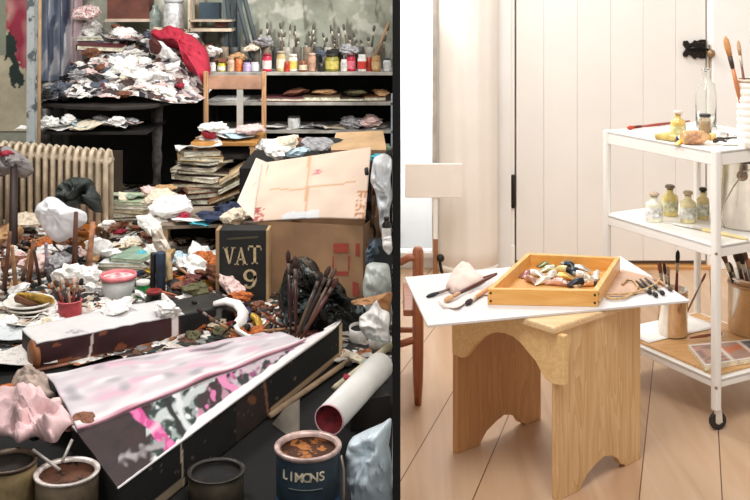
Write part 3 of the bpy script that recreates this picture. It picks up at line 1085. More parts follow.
# -- bottom shelf: wood board, white paper, pots, brushes, magazines
z2 = ZS[2]
wb = MB().prism([tp_(.02, .02, z2 - .001), tp_(.02, LW - .02, z2 - .001), tp_(LU - .02, LW - .02, z2 - .001), tp_(LU - .02, .02, z2 - .001)], (0, 0, .006)).build('shelf_board', wood('C08D55', 'DDB17B', 'x'))
tag(wb, 'thin wooden board lining the lowest trolley shelf', 'board')
z2 += .0055
pp = MB().grid(lambda u, v: tp_(.30 + .14 * u, .03 + .3 * v, z2 + .001 + .002 * math.sin(u * 3 + v * 4) ** 2), 8, 8, thick=.001).build('paper_sheet', mat('F7F5F2', .7, var=.02))
tag(pp, 'white paper sheet under the brush can on the lowest trolley shelf', 'paper')

q = on(673, 335, z2)
cp_ = V((q.x, q.y, z2 + .004))
cn = thing('brush_can', cp_, 'silver metal can of paintbrushes on the lowest trolley shelf behind the board', 'can')
MB().lathe([(.043, 0), (.0445, .003), (.0445, .135), (.0465, .137), (.0465, .141), (.042, .141), (.041, .01), (0, .01)], Matrix.Translation(cp_), 40, cap=False).build('body', mat('E6DCCE', 0.15, 0.95, .04, 30.0), cn)
MB().lathe([(.0452, .12), (.0458, .121), (.0458, .124), (.0452, .125)], Matrix.Translation(cp_), 40, cap=False).build('rim', mat('F0E8DC', .2, .9), cn)
GB = [((-.012, .006), (659, 262), .0055, '6A3B2C', '8A5A44', 'dark brown brush fanning left from the silver can'), ((-.006, -.01), (664, 263), .0045, '4A3228', '3A2A24', 'black bristled brush second from the fanning one in the silver can'),
      ((.006, 0), (678, 250), .0052, '7A2F26', '2A2220', 'tall dark red brush standing upright in the silver can'), ((.018, 0), (706, 273), .003, 'A87850', '8A6A4C', 'thin stick leaning toward the trolley leg from the silver can'), ((-.002, .012), (668, 266), .004, '8C6A58', 'C8B09C', 'pale tipped brush between the dark ones in the silver can')]
for (ox, oy), (x, y), r, h1, b1, lab in GB:
    brush(cp_ + V((ox, oy, .014)), at(x, y, cp_.y + oy * 2), r, h1, b1, lab)
q = on(752, 345, z2)
pp_ = V((1.135, 3.30, z2))
pb = thing('steel_pot', pp_, 'large brushed steel pot packed with paintbrushes on the lowest shelf', 'pot')
MB().lathe([(.082, 0), (.088, .006), (.088, .17), (.092, .172), (.092, .178), (.085, .178), (.084, .02), (0, .02)], Matrix.Translation(pp_), 48, cap=False).build('body', mat('EAE2D6', 0.22, 0.95, .04, 30.0), pb)
MB().lathe([(.0885, .148), (.0905, .15), (.0905, .155), (.0885, .157)], Matrix.Translation(pp_), 48, cap=False).build('band', mat('B89A80', .3, .9), pb)
for i, (ox, x, y, r, h1, b1, lab) in enumerate([(-.05, 722, 251, .0065, '4A2E22', '6A4434', 'dark brown brush leaning furthest out of the large pot'), (-.03, 729, 262, .005, '2A201C', '5A3A2C', 'short black brush in the large pot beside the leaning one'), (-.02, 735, 250, .008, '6B3A2A', '53302A', 'thick maroon brush in the large pot'), (0.0, 740, 252, .007, '7A4632', '2A1E1A', 'broad brown brush in the middle of the large pot'), (.02, 744, 249, .0055, '3A2822', '7A5444', 'slim dark brush in the large pot'), (.03, 752, 250, .006, '8A5438', '4A3228', 'light brown brush at the far side of the large pot'), (.01, 748, 258, .007, 'A0644A', 'C08A6A', 'pinkish brown brush with tan bristles in the large pot')]):
    brush(pp_ + V((ox * .6, .01 * (i % 3 - 1), .03)), at(x, y, pp_.y - .03 + .03 * (i % 3)), r, h1, b1, lab)

# magazines
def mag(ptsxy, z, h_, cov, label, name='magazine'):
    t_ = thing(name, V((sum(p[0] for p in ptsxy) / 4, sum(p[1] for p in ptsxy) / 4, z)), label, 'magazine')
    P4 = [V((p[0], p[1], z)) for p in ptsxy]
    MB().prism(P4, (0, 0, h_ - .001)).build('pages', mat('EFE2C4', .8, var=.12, scale=90.), t_)
    a, b_, c, d = [p + V((0, 0, h_ - .0002)) for p in P4]
    mb = MB().grid(lambda u, v: a.lerp(b_, u).lerp(d.lerp(c, u), v), 24, 24, sm=False, thick=.0, colf=cov)
    mb.build('cover', magm, t_)
    return t_
magm = vcol('magazine_print', .35, 0, 90.0, .12)


def cover1(u, v):
    base = lin('E8DED4')
    if .04 < u < .30 and .05 < v < .95:
        return lin('B58A78') if noise.noise(V((u * 9, v * 9, 1))) > 0 else lin('8A6A60')
    if .34 < u < .62 and .05 < v < .95:
        return lin('C06A42') if abs(v - .6) < .2 and noise.noise(V((u * 7, v * 7, 5))) > -.1 else lin('A8887C')
    if .66 < u < .96 and .05 < v < .95:
        return lin('6A6E78') if noise.noise(V((u * 8, v * 8, 7))) > 0 else lin('3E4048')
    return base
# corners seen near px (690,341)(706,366)(760,358)(735,335)
m0, m1, m2, m3 = on(705, 366, z2 + .014), on(790, 352, z2 + .014), on(765, 338, z2 + .014), on(688, 345, z2 + .014)
mag([(p.x, p.y) for p in (m0, m1, m2, m3)], z2 + .0005, .014, cover1, 'magazine with three photographs on its cover, topmost on the lowest trolley shelf')
tag(brush(on(690, 338, z2 + .022), on(722, 333, z2 + .022), .005, '8A4A36', '6A3A2C', 'dark red brush lying behind the magazine', parts=True), None, None)

# ================================================================== CLUTTERED STUDIO
def proj(p):
    return PX + F * p.x / p.y, PY - F * (p.z - H) / p.y


def nz(x, y, s=0.0):
    return noise.noise(V((x, y, s)))


struct(MB().grid(lambda u, v: (-3.0 + u * 2.99, 1.6 + v * 5.05, -.002), 1, 1, sm=False), 'floor', mat('0E0C0A', .95, var=.5, scale=9.0), origin=(0, 0, 0))
struct(MB().box((-2.95, 4.2, 1.2), (.06, 4.8, 2.4)), 'wall_left', mat('8E8672', .9, var=.25, scale=4.0))


def wallcol(u, v):
    x, z = -2.92 + u * 2.915, .3 + v * 1.0
    px, py = proj(V((x, YL, z)))
    n = nz(x * 5, z * 5) + .5 * nz(x * 14, z * 14, 3)
    c = V(lin('A3A595')[:3]) * (1 + .35 * n)
    g = nz(x * 7, z * 9, 8) + .4 * nz(x * 30, z * 30, 8)
    c = c.lerp(V(lin('D8D5C8')[:3]), min(.6, max(0, (g - .15) * 2.5)))
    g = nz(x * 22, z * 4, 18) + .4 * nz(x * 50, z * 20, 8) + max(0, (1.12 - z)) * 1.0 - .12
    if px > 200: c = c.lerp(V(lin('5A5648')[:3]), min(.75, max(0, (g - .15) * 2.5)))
    if px < 60:
        c = V(lin('C9BFA4')[:3]) * (1 + .2 * n)
        jx, jy = px + 4 * nz(x * 20, z * 20, 11) + 2 * nz(x * 60, z * 60, 12), py + 14 * nz(x * 12, z * 12, 13) + 5 * nz(x * 50, z * 50, 14)
        if jy < 64 and jx > 9 + (jy - 30) * .3:
            c = V(lin('A83A50')[:3]).lerp(V(lin('D99A98')[:3]), min(1, max(0, .35 - 1.6 * nz(x * 12, z * 7, 5))))
        if 36 < jy < 92 and abs(jx - (8 + (jy - 35) * .2)) < 5:
            c = V(lin('2F3D38')[:3])
        if jy < 40 and jx < 8: c = V(lin('C05860')[:3]).lerp(V(lin('C9BFA4')[:3]), min(1, max(0, .5 + 2 * nz(x * 16, z * 16, 25))))
        if py < 55 and px < 6:
            c = V(lin('9AA08C')[:3])
    return (c.x, c.y, c.z, 1)


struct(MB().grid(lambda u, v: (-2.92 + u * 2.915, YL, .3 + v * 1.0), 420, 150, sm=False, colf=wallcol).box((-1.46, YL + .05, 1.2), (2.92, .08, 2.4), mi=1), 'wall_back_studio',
       [vcol('plaster', .9, .3, 14.0, .3), mat('A3A595', .9)])

# ---- litter on the floor
STOPS = [(0.0, '2A201C'), (.16, 'EDE6DC'), (.3, '6E4A36'), (.42, 'CBB9A4'), (.52, '1E1E1C'), (.62, 'F4F0EA'), (.72, '8E8C88'), (.8, 'B07048'), (.86, 'D9C8C0'), (.93, '39423E')]
STOPS2 = [(0.0, 'E6DED6'), (.14, '4A3C38'), (.24, 'F4F0EC'), (.4, '8C8488'), (.5, 'D8C0B8'), (.62, 'FAF6F2'), (.74, '6C4038'), (.82, 'B9B4B2'), (.93, '2C2A30')]


def fh(x, y):
    if -.75 < x < -.1 and 3.75 < y < 4.3: return .004
    """height of the rubbish on the studio floor"""
    k = min(1, max(0, (y - 3.5) / .6))
    e = min(1, max(0, (6.2 - y) / .8)) * min(1, (-x) / .15)
    return max(0.002, k * e * (.035 + .035 * nz(x * 4, y * 4) + .02 * nz(x * 11, y * 11, 4)) + .012 * e)


o = MB().grid(lambda u, v: V((-2.9 + u * 2.885, 3.42 + .12 * nz(u * 30, 1) + v * 3.0, fh(-2.9 + u * 2.885, 3.42 + v * 3.0))), 120, 110, sm=False).build('floor_litter', litter_mat('litter', STOPS, 30.0))
tag(o, 'trampled layer of paper scraps, rags and paint covering the studio floor', 'litter', kind='stuff')

# ---- wooden post and lath left of the table
pt = MB().prism([V((at(26, 0, 5.25).x, 5.25, 0)), V((at(35, 0, 5.25).x, 5.25, 0)), at(34, -30, 5.25), at(27, -30, 5.25)], (0, .05, 0)).build('wooden_post', stained('AEB4B4', '5C6468', 14.0, .5))
p_ = at(30, 150, 5.25)
tag(pt, 'paint smeared grey post standing between the wall and the long table', 'post')
pt = MB().tube([V((at(38, 0, 5.2).x, 5.2, .0)), V((at(40, 0, 5.2).x, 5.2, 1.18))], .009, 6).build('lath', mat('A88A66', .7))
tag(pt, 'thin tan wooden lath standing beside the grey post', 'lath')
# drapery behind
def drape(u, v):
    x = at(31, 0, 6.45).x + u * (at(83, 0, 6.45).x - at(31, 0, 6.45).x)
    return (x, 6.42 + .035 * math.sin(u * 26) + .02 * nz(u * 6, v * 4), .62 + v * .85)
def drcol(u, v):
    n = nz(u * 9, v * 5, 2)
    c = V(lin('7C8494')[:3]) * (1 + .6 * n)
    if n > .22: c = V(lin('C4C2C6')[:3])
    if nz(u * 8, v * 3, 9) > .3: c = V(lin('4A5064')[:3])
    if u > .75: c = c.lerp(V(lin('D8B8B4')[:3]), .5)
    return (c.x, c.y, c.z, 1)
o = MB().grid(drape, 60, 40, thick=.005, colf=drcol).build('drapery', vcol('drapery_paint', .9, .2, 20, .3))
tag(o, 'grey blue paint stained cloth hanging on the wall behind the long table', 'drapery')

# ---- long table with the paper heap
ZTab = .607
tab = thing('long_table', (-1.5, 5.9, 0), 'long dark work table buried under a heap of crumpled papers', 'table')
topo = [on(41, 103, ZTab), on(70, 105.5, ZTab), on(110, 107, ZTab), on(150, 105.5, ZTab), on(176, 100, ZTab), on(196, 92, ZTab), V((-1.02, 6.5, ZTab)), V((-2.1, 6.5, ZTab))]
dk = wood('241C18', '4A3A30', 'x', .5)
MB().prism([p - V((0, 0, .019)) for p in topo], (0, 0, .019)).build('tabletop', mat('2A2320', .6, var=.4, scale=20.0), tab, bevel=.004)
for x, y in ((157, 5.72), (46, 5.5)):
    q = at(x, 0, y)
    MB().lathe([(.022, 0), (.03, .05), (.024, .12), (.02, .2), (.028, .26), (.028, .3), (.022, .33), (.03, .42), (.034, .58)], Matrix.Translation((q.x, y, 0)), 14).build('leg', mat('5A5654', .45, .2, .4, 30.0), tab)
for x, y in ((-1.1, 6.4), (-2.0, 6.4)):
    MB().lathe([(.022, 0), (.03, .3), (.034, .58)], Matrix.Translation((x, y, 0)), 12).build('leg', mat('2A2624', .5), tab)
a, b_ = at(42, 133, 5.32), at(146, 133, 5.32)
MB().box(((a.x + b_.x) / 2, 5.56, a.z - .003), (b_.x - a.x, .46, .014)).build('lower_shelf', mat('1D1816', .6), tab)
MB().prism([V((-2.15, 6.38, .02)), V((-1.0, 6.38, .02)), V((-1.0, 6.38, .57)), V((-2.15, 6.38, .57))], (0, .015, 0)).build('back_panel', mat('10120F', .9), tab)


def hh2(x, y):
    """profile of the heap on the long table"""
    t_ = min(1, max(0, (y - 5.42) / .9))
    xl_, xr_ = -1.86, -1.06 - max(0, (5.85 - y)) * .35
    e = min(1, max(0, (x - xl_ + .06) / .16)) * min(1, max(0, (xr_ + .04 - x) / .2))
    ridge = .30 + .06 * nz(x * 5, 1)
    ridge *= .75 if x < -1.72 else 1.0
    return ZTab + e * (.015 + ridge * t_ ** .85 + .02 * nz(x * 9, y * 9)) + .002


o = MB().grid(lambda u, v: V((-1.9 + u * .86, 5.46 + v * 1.0, hh2(-1.9 + u * .86, 5.46 + v * 1.0))), 70, 60, sm=False).build('paper_heap', litter_mat('heap_litter', STOPS2, 26.0))
tag(o, 'settled mass of paper scraps heaped on the long dark table', 'paper heap', kind='stuff')

PC = {
    'white': mat('F3EFEA', .8, var=.12, scale=8.0, bump=.2), 'cream': mat('E6D8C0', .8, var=.15, scale=8.0, bump=.2), 'pale pink': mat('E3C4BE', .8, var=.15, scale=8.0, bump=.2),
    'grey': mat('9C9A9C', .8, var=.3, scale=8.0, bump=.2), 'slate grey': mat('565C68', .7, var=.35, scale=8.0, bump=.2), 'brown': mat('7C4E38', .8, var=.35, scale=8.0, bump=.2),
    'near black': mat('1D1B1A', .6, var=.3, scale=8.0, bump=.2), 'tan': mat('BE9468', .8, var=.2, scale=8.0, bump=.2), 'rust orange': mat('B8642C', .8, var=.3, scale=8.0, bump=.2),
    'crimson': mat('A82840', .7, var=.25, scale=8.0, bump=.2), 'sage green': mat('8FA08A', .7, var=.25, scale=8.0, bump=.2), 'ice blue': mat('B4CCD8', .7, var=.2, scale=8.0, bump=.2),
    'navy blue': mat('26304E', .7, var=.3, scale=8.0, bump=.2), 'printed white': stained('EEEAE4', '5A5450', 40.0, .42), 'dark red': mat('5A2420', .7, var=.3, scale=8.0, bump=.2),
    'turquoise': mat('4AB4C4', .7, var=.25, scale=8.0, bump=.2), 'ochre': mat('CC9030', .7, var=.3, scale=8.0, bump=.2), 'olive': mat('5E5A3C', .8, var=.3, scale=8.0, bump=.2),
}


def pick(pal):
    tot = sum(w_ for _, w_ in pal)
    r = R.uniform(0, tot)
    for k, w_ in pal:
        r -= w_
        if r <= 0:
            return k
    return pal[-1][0]


def one(kind, p, s, colr, where, tilt=.5, rz=None):
    if kind == 'paper':
        return drop(R.choice(CR), p, s, PC[colr], 'crumpled_paper', f'{colr} crumpled paper ball {where}', 'paper', f'{colr} crumpled papers {where}', tilt=tilt, rz=rz)
    if kind == 'rag':
        return drop(R.choice(RG), p, s * 1.1, PC[colr], 'rag', f'{colr} twisted rag {where}', 'rag', f'{colr} rags {where}', tilt=tilt * .5, rz=rz)
    return drop(R.choice(SH), p, s * 1.35, PC[colr], 'paper_sheet', f'{colr} bent paper sheet {where}', 'paper', f'{colr} paper sheets {where}', tilt=tilt * .8, rz=rz, zs=1.3)


# heap on the table
where = 'in the heap on the long table'
for i in range(185):
    x = R.uniform(-1.86, -1.08); y = 5.45 + .95 * R.random() ** .9
    if x > -1.16 - (5.85 - y) * .4 and y < 5.85:
        x -= .12
    z = hh2(x, y)
    px, py = proj(V((x, y, z)))
    if px > 125 and py > 62:
        pal = [('white', 8), ('pale pink', 1.6), ('printed white', 3), ('grey', 1.2), ('brown', .5), ('cream', 1.5)]
    elif px < 80 and py > 72:
        pal = [('slate grey', 4), ('near black', 3), ('white', 1.5), ('brown', 2), ('grey', 2), ('pale pink', 1)]
    else:
        pal = [('white', 5), ('grey', 2.2), ('slate grey', 1.4), ('pale pink', 2), ('brown', 1.5), ('dark red', .8), ('near black', 1), ('cream', 1.5), ('printed white', 1.5)]
    s = R.uniform(.045, .1)
    one(R.choice(['paper', 'paper', 'sheet', 'rag']), (x, y, z - .012), s, pick(pal), where)


def tie(p, s, colr, kind, name, label, cat, zs=1.0, tilt=.2, rz=None):
    me = R.choice({'c': CR, 'r': RG, 's': SH}[kind])
    return drop(me, p, s, PC[colr] if isinstance(colr, str) else colr, name, label, cat, None, rz=rz, tilt=tilt, zs=zs)


def bitY(px, py, Y):
    return at(px, py, Y)


# notable things in and above the heap
def surf(px, py, fn, y0, y1):
    for k in range(200):
        Y = y0 + (y1 - y0) * k / 199
        p = at(px, py, Y)
        if p.z <= fn(p.x, Y):
            return p
    return at(px, py, y1)


q = surf(75, 66, hh2, 5.4, 6.5)
tin(q + V((0, -.03, -.05)), .028, .08, '6A2A22', 'B8763A', 'D98A2E', 'small dark red tin of orange paint sticking out of the paper heap', tilt=(.15, .2, 0))
q = surf(106, 92, hh2, 5.4, 6.5)
bk1 = MB().box((0, 0, 0), (.012, .16, .012), M=Matrix.Translation(surf(103, 86, hh2, 5.4, 6.5) + V((0, -.02, .02))) @ Matrix.Rotation(.75, 4, 'Y') @ Matrix.Rotation(.7, 4, 'Z')).build('wooden_ruler', mat('7A3A44', .6))
tag(bk1, 'dark pink stick lying across the white papers of the heap', 'stick')
tie(surf(182, 88, hh2, 5.4, 6.5) + V((0, -.03, 0)), .045, 'crimson', 'c', 'crumpled_paper', 'small bright red scrap on the white papers at the table edge', 'paper')
tie(surf(115, 44, hh2, 5.4, 6.5) + V((.02, -.04, .0)), .24, 'grey', 's', 'paper_sheet', 'large grey folded paper lying on top of the heap', 'paper', zs=1.4, rz=-.3)
tie(surf(95, 36, hh2, 5.4, 6.5) + V((0, -.02, .0)), .15, 'white', 'c', 'crumpled_paper', 'big white crumpled bundle on the crest of the heap', 'paper')
tie(at(84, 22, 6.4), .15, stained('E8DCD8', 'B84A48', 16., .52), 'c', 'rag', 'red and white stained rag bundle against the wall behind the heap', 'rag', zs=1.1)
# dark red book row / magazines in heap
book(surf(104, 49, hh2, 5.4, 6.5) + V((0, -.05, .0)), .26, .12, .03, .05, '5A2028', 'wide dark red book buried under white paper in the heap', tilt=(.1, .05))
book(surf(98, 42, hh2, 5.4, 6.5) + V((0, -.06, .02)), .24, .12, .022, -.1, 'EDE6DA', 'pale book lying over the dark red one in the heap', tilt=(.1, .0))
# box high behind, bottle, shelf
bx = thing('cardboard_box', at(127, 20, 6.42), 'brown cardboard carton standing on the heap against the wall', 'box')
a, b_ = at(107, 19, 6.4), at(149, 19, 6.4)
MB().box(((a.x + b_.x) / 2, 6.47, a.z + .1), (b_.x - a.x, .13, .2)).build('body', mat('6E4236', .8, var=.2), bx)
MB().box(((a.x + b_.x) / 2, 6.465, a.z - .008), (b_.x - a.x + .02, .15, .018)).build('base_edge', mat('CDB8A4', .8), bx)
q = at(174, 31, 6.35)
jar(q + V((0, 0, -.02)), .062, .22, 'F2F4F2', 'tall white jar standing behind the red cloth', lid='DDE4E6', neck=.85)
q = at(160, 28, 6.42)
jar(q + V((-.03, 0, -.02)), .035, .16, '98A49C', 'grey green bottle beside the tall white jar', neck=.5, name='bottle', cat='bottle')
sh = thing('wall_crate', at(212, 32, 6.3), 'shallow pale crate on its side above the red cloth', 'crate')
a, b_ = at(189, 30, 6.25), at(232, 30, 6.25)
cxx, ww = (a.x + b_.x) / 2, b_.x - a.x
MB().box((cxx, 6.4, a.z), (ww, .3, .018)).box((cxx, 6.4, a.z + .055), (ww, .3, .012)).box((a.x, 6.4, a.z + .09), (.014, .3, .2)).build('frame', mat('C9B8A2', .7, var=.2), sh)
MB().box((cxx + .06, 6.36, a.z + .03), (.08, .12, .03)).build('contents', mat('5A2E24', .7), sh)
MB().box((cxx - .03, 6.42, a.z + .11), (.12, .1, .1)).build('dark_block', mat('3A4C58', .7), sh)
# support of the crate (easel legs in dark grey)
ez = thing('studio_easel', (at(244, 0, 6.2).x, 6.2, .7), 'dark grey wooden easel folded against the wall above the jar shelf', 'easel')
for xa, ya, xb, yb, Y in ((226, -8, 234, 66, 6.3), (233, -8, 229, 66, 6.32), (236, -8, 252, 58, 6.2), (243, -8, 257, 48, 6.22), (238, -8, 238, 70, 6.38)):
    MB().tube([at(xa, ya, Y), at(xb, yb, Y)], .014, 6).build('leg', stained('4A5254', 'A0A6A4', 12., .4), ez)
pnl = MB().prism([at(222, -8, 6.42), at(243, -8, 6.42), at(240, 62, 6.42), at(224, 62, 6.42)], (0, .012, 0)).build('panel', stained('6A7478', 'B0B4B4', 9., .45), ez)

# crimson cloth
oc = [(148, 36), (157, 31), (168, 28), (180, 29), (194, 37), (207, 46), (210, 60), (209, 75), (205, 83), (198, 76), (188, 70), (184, 58), (176, 48), (166, 44), (154, 41)]
mb = MB()
puff(mb, [at(x, y, 5.95 + (60 - y) * .008) for x, y in oc], (-.1, -1, .5), .10, amp=.035, freq=9, seed=5, rings=9, per=6)
tag(mb.build('crimson_cloth', stained('B4263E', '6E1428', 9., .42)), 'bright crimson cloth thrown over the end of the paper heap', 'cloth')
mb = MB()
puff(mb, [at(x, y, 5.9) for x, y in [(150, 44), (158, 43), (168, 48), (180, 57), (184, 63), (176, 66), (162, 62), (152, 54)]], (0, -1, .8), .05, amp=.02, freq=14, seed=8)
tag(mb.build('white_bundle', PC['white']), 'white crumpled bundle tucked under the crimson cloth', 'bundle')
mb = MB()
puff(mb, [at(x, y, 5.85) for x, y in [(149, 40), (157, 40), (162, 46), (158, 54), (150, 52)]], (0, -1, .6), .04, amp=.015, freq=14, seed=9)
tag(mb.build('dark_rag', PC['dark red']), 'dark maroon rag at the corner of the crimson cloth', 'rag')

# papers on the lower shelf of the table
zz = a.z
zl = at(42, 133, 5.32).z + .006
for i, (x, w_, c_, kk) in enumerate([(56, .16, 'white', 's'), (72, .17, 'white', 's'), (88, .18, 'ice blue', 's'), (104, .17, 'cream', 's'), (120, .17, 'white', 's'), (135, .13, 'pale pink', 's'), (64, .1, 'white', 'c'), (80, .09, 'white', 'c'), (112, .09, 'grey', 'c'), (129, .1, 'white', 'c'), (141, .08, 'grey', 'c')]):
    q = at(x, 0, 5.6)
    one('sheet' if kk == 's' else 'paper', (q.x, 5.36 + .035 * (i % 3), zl + .003 * i * (kk == 's') + (0.02 if kk != 's' else 0)), w_ * .85, c_, 'on the lower table shelf', tilt=.12)

# ---- radiator
rd = thing('radiator', (-1.6, 5.0, 0), 'cream cast iron column radiator under the long table', 'radiator')
rm = mat('CDBBA2', .5, var=.15, scale=20.0)
nsec = 15
sec0 = None
for i in range(nsec):
    px = 4 + i * 7.45
    Y = 5.15 - .25 * i / (nsec - 1)
    x = at(px, 0, Y).x
    mb = MB()
    for dy in (-.045, .045):
        mb.tube([V((x, Y + dy, .05)), V((x, Y + dy, .41)), V((x, Y + dy * .6, .445)), V((x, Y, .457))], [.0125, .0125, .012, .008], 8)
        mb.tube([V((x, Y + dy, .06)), V((x, Y + dy * .5, .03)), V((x, Y, .02))], .0125, 8)
    mb.tube([V((x, Y - .05, .405)), V((x, Y + .05, .405))], .016, 8)
    mb.build('column', rm, rd)
MB().tube([V((at(2, 0, 5.15).x, 5.15, .40)), V((at(110, 0, 4.9).x, 4.9, .40))], .010, 8).build('pipe', rm, rd)
MB().tube([V((at(2, 0, 5.15).x, 5.15, .06)), V((at(110, 0, 4.9).x, 4.9, .06))], .012, 8).build('pipe', rm, rd)
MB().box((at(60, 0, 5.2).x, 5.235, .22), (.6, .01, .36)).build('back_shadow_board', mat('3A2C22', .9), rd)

# ---- rags over the radiator, left
mb = MB()
puff(mb, [at(x, y, 4.75) for x, y in [(-4, 150), (8, 147), (18, 152), (30, 162), (34, 170), (26, 177), (12, 172), (2, 176), (-5, 170)]], (0, -1, .4), .05, amp=.03, freq=12, seed=11)
tag(mb.build('rag', stained('8E8886', '4A2428', 14., .5)), 'grey and dark red rag flung over the radiator end', 'rag')
mb = MB()
puff(mb, [at(x, y, 4.7) for x, y in [(0, 152), (8, 149), (15, 153), (10, 157), (2, 157)]], (0, -1, .4), .04, amp=.012, freq=12, seed=12)
tag(mb.build('rag', PC['crimson']), 'small crimson rag on the grey one at the radiator', 'rag')
po = MB().tube([V((at(13, 0, 4.5).x, 4.5, 0)), at(14, 160, 4.70)], [.022, .016], 8).build('wooden_post', mat('2E1E18', .6))
tag(po, 'dark wooden stake propping the rags before the radiator', 'post')

# dark glove-like plant shape on a stick above a white sack in an orange box
mb = MB()
puff(mb, [at(x, y, 4.45) for x, y in [(58, 188), (66, 180), (76, 177), (86, 181), (94, 190), (101, 198), (100, 210), (90, 212), (82, 206), (74, 209), (66, 218), (58, 216), (61, 206), (54, 206), (60, 198)]], (0, -1, .3), .06, amp=.05, freq=16, seed=14, rings=8, per=6)
tag(mb.build('black_rag', mat('2E3430', .6, var=.4, scale=14., bump=.4)), 'ragged black green cloth hanging over the white sack', 'rag')
ob = thing('cardboard_box', on(70, 262, 0), 'open orange brown carton holding the white sack', 'box')
P = [on(48, 258, 0), on(90, 262, 0), on(96, 250, 0), on(54, 246, 0)]
P = [V((p.x, p.y, 0)) for p in P]
Q = [p + V((0, 0, .115)) for p in P]
om = mat('C27830', .8, var=.25, scale=8.)
for i in range(4):
    j = (i + 1) % 4
    n_ = (P[j] - P[i]).cross(V((0, 0, 1))).normalized() * .004
    MB().prism([P[i], P[j], Q[j], Q[i]], n_).build('side', om, ob)
MB().prism([Q[0], Q[1], Q[1] + V((.01, -.05, .03)), Q[0] + V((-.02, -.06, .02))], (0, 0, .004)).build('flap', om, ob)
mb = MB()
puff(mb, [at(x, y, 4.32) for x, y in [(38, 215), (42, 203), (52, 196), (60, 199), (68, 206), (80, 210), (86, 214), (86, 222), (78, 228), (72, 238), (60, 243), (51, 240), (44, 228)]], (-.2, -1, .4), .08, amp=.012, freq=10, seed=15)
tag(mb.build('white_sack', mat('F4F5FA', .5, var=.05)), 'bright white plastic sack standing in the orange carton', 'sack')
# sticks on the left foreground
for i, (x0, y0, x1, y1, Y, r, c_, lab) in enumerate([
    (74, 275, 76, 212, 4.1, .012, '5E3A2A', 'dark brown stake rising in front of the white sack'), (88, 272, 93, 222, 4.15, .014, 'B07A58', 'tan wooden stick right of the white sack'),
    (4, 290, 10, 232, 3.9, .010, '6E4632', 'brown stick at the far end of the radiator clutter'), (16, 288, 12, 246, 3.85, .010, 'A8805E', 'pale brown stick leaning behind the ochre dish'),
    (28, 286, 34, 240, 3.95, .012, '8A5A3C', 'mid brown stick crossing the clutter behind the dish'), (40, 284, 34, 250, 3.9, .008, '4A3428', 'thin dark stick beside the mid brown stick'), (22, 280, 30, 250, 4.0, .008, 'C49A76', 'thin sand coloured stick behind the dish'), (48, 276, 46, 244, 4.0, .01, 'B4A4B0', 'greyish lilac stick below the white sack')]):
    o = MB().tube([on(x0, y0, fh(on(x0, y0, .03).x, on(x0, y0, .03).y)), at(x1, y1, Y + .1)], [r, r * .7], 7).build('wooden_stick', mat(c_, .6, var=.3, scale=30.))
    tag(o, lab, 'stick')
for x, y, s, c_, k, lab in [(28, 224, .12, 'cream', 'c', 'cream wad of paper beside the white sack'), (7, 238, .16, 'tan', 'r', 'tan rag under the dark stake by the radiator'), (98, 250, .16, 'white', 'r', 'white twisted cloth rising right of the orange carton'),
                            (14, 262, .14, 'brown', 'r', 'brown rag in front of the radiator end'), (36, 268, .12, 'pale pink', 'c', 'pink wad of paper in front of the orange carton'), (58, 270, .10, 'grey', 'c', 'grey paper wad in front of the orange carton'), (66, 268, .05, 'rust orange', 'c', 'tiny orange scrap in front of the carton'), (76, 278, .13, 'white', 'c', 'white paper wad beside the brush pot')]:
    p = on(x, y + 6, .06); p.z = fh(p.x, p.y)
    tie(p, s, c_, k, 'rag' if k == 'r' else 'crumpled_paper', lab, 'rag' if k == 'r' else 'paper', zs=1.5 if k == 'r' else 1.2)

# ---- stack of books in the middle
stk = [(204, 212, .27, '2E1A14', .03), (209, 210, .30, '7A3E2E', .026), (208, 208, .26, 'B08868', .022), (206, 0, .29, '5A4238', .022), (203, 0, .25, 'E6DACA', .024), (204, 0, .26, '4A3A34', .016), (199, 0, .23, 'D8CCBC', .02), (205, 0, .22, '5E5C5C', .018), (200, 0, .23, 'D6B888', .024), (198, 0, .19, 'F0E8DA', .02)]
z = .10
cnt = ['lowest black book in the tall tilted stack', 'brown book second from the bottom of the tall stack', 'tan book third from the bottom of the tall stack', 'grey book near the middle of the tall stack', 'cream book in the middle of the tall stack', 'brown paperback above the cream book in the tall stack', 'pale book in the upper half of the tall stack', 'grey paperback third from the top of the tall stack', 'straw yellow book second from the top of the tall stack', 'cream book topmost of the tall stack']
q = on(206, 207, .10)
bs = MB().box((q.x, q.y + .14, .05), (.46, .4, .10)).build('wooden_crate', mat('15110E', .8))
tag(bs, 'low black crate under the tall stack of books', 'crate')
for i, (x, _, w_, c_, h_) in enumerate(stk):
    X = at(x, 0, q.y + .12).x
    book((X, q.y + .12, z), w_, .2, h_, R.uniform(-.55, .55), c_, cnt[i], 'tall stack of books', tilt=(R.uniform(-.05, .05), R.uniform(-.12, .12)))
    z += h_ + .006
for i, (x, y, L_, c_) in enumerate([(236, 176, .26, 'E0CDB0'), (232, 186, .28, 'B89470')]):
    pass
tie(V((at(196, 0, q.y).x, q.y + .08, z)), .22, 'white', 's', 'paper_sheet', 'white curled paper lying on top of the tall book stack', 'paper', zs=1.3, rz=.2)
# tilted magazines right of the stack
for i, (x, y, w_, ty, c_, lab) in enumerate([(232, 172, .15, -.5, 'D8BC94', 'tan magazine sliding off the tall stack'), (233, 181, .17, -.45, 'EFE2CC', 'cream magazine under the tan one sliding off the stack'), (226, 192, .2, -.35, '94683E', 'brown magazine lowest of the sliding ones beside the stack')]):
    p = at(x, y, q.y + .02)
    book((p.x, p.y + .05, p.z - .02), w_, .2, .016, .15, c_, lab, tilt=(0, ty), name='magazine', cat='magazine')
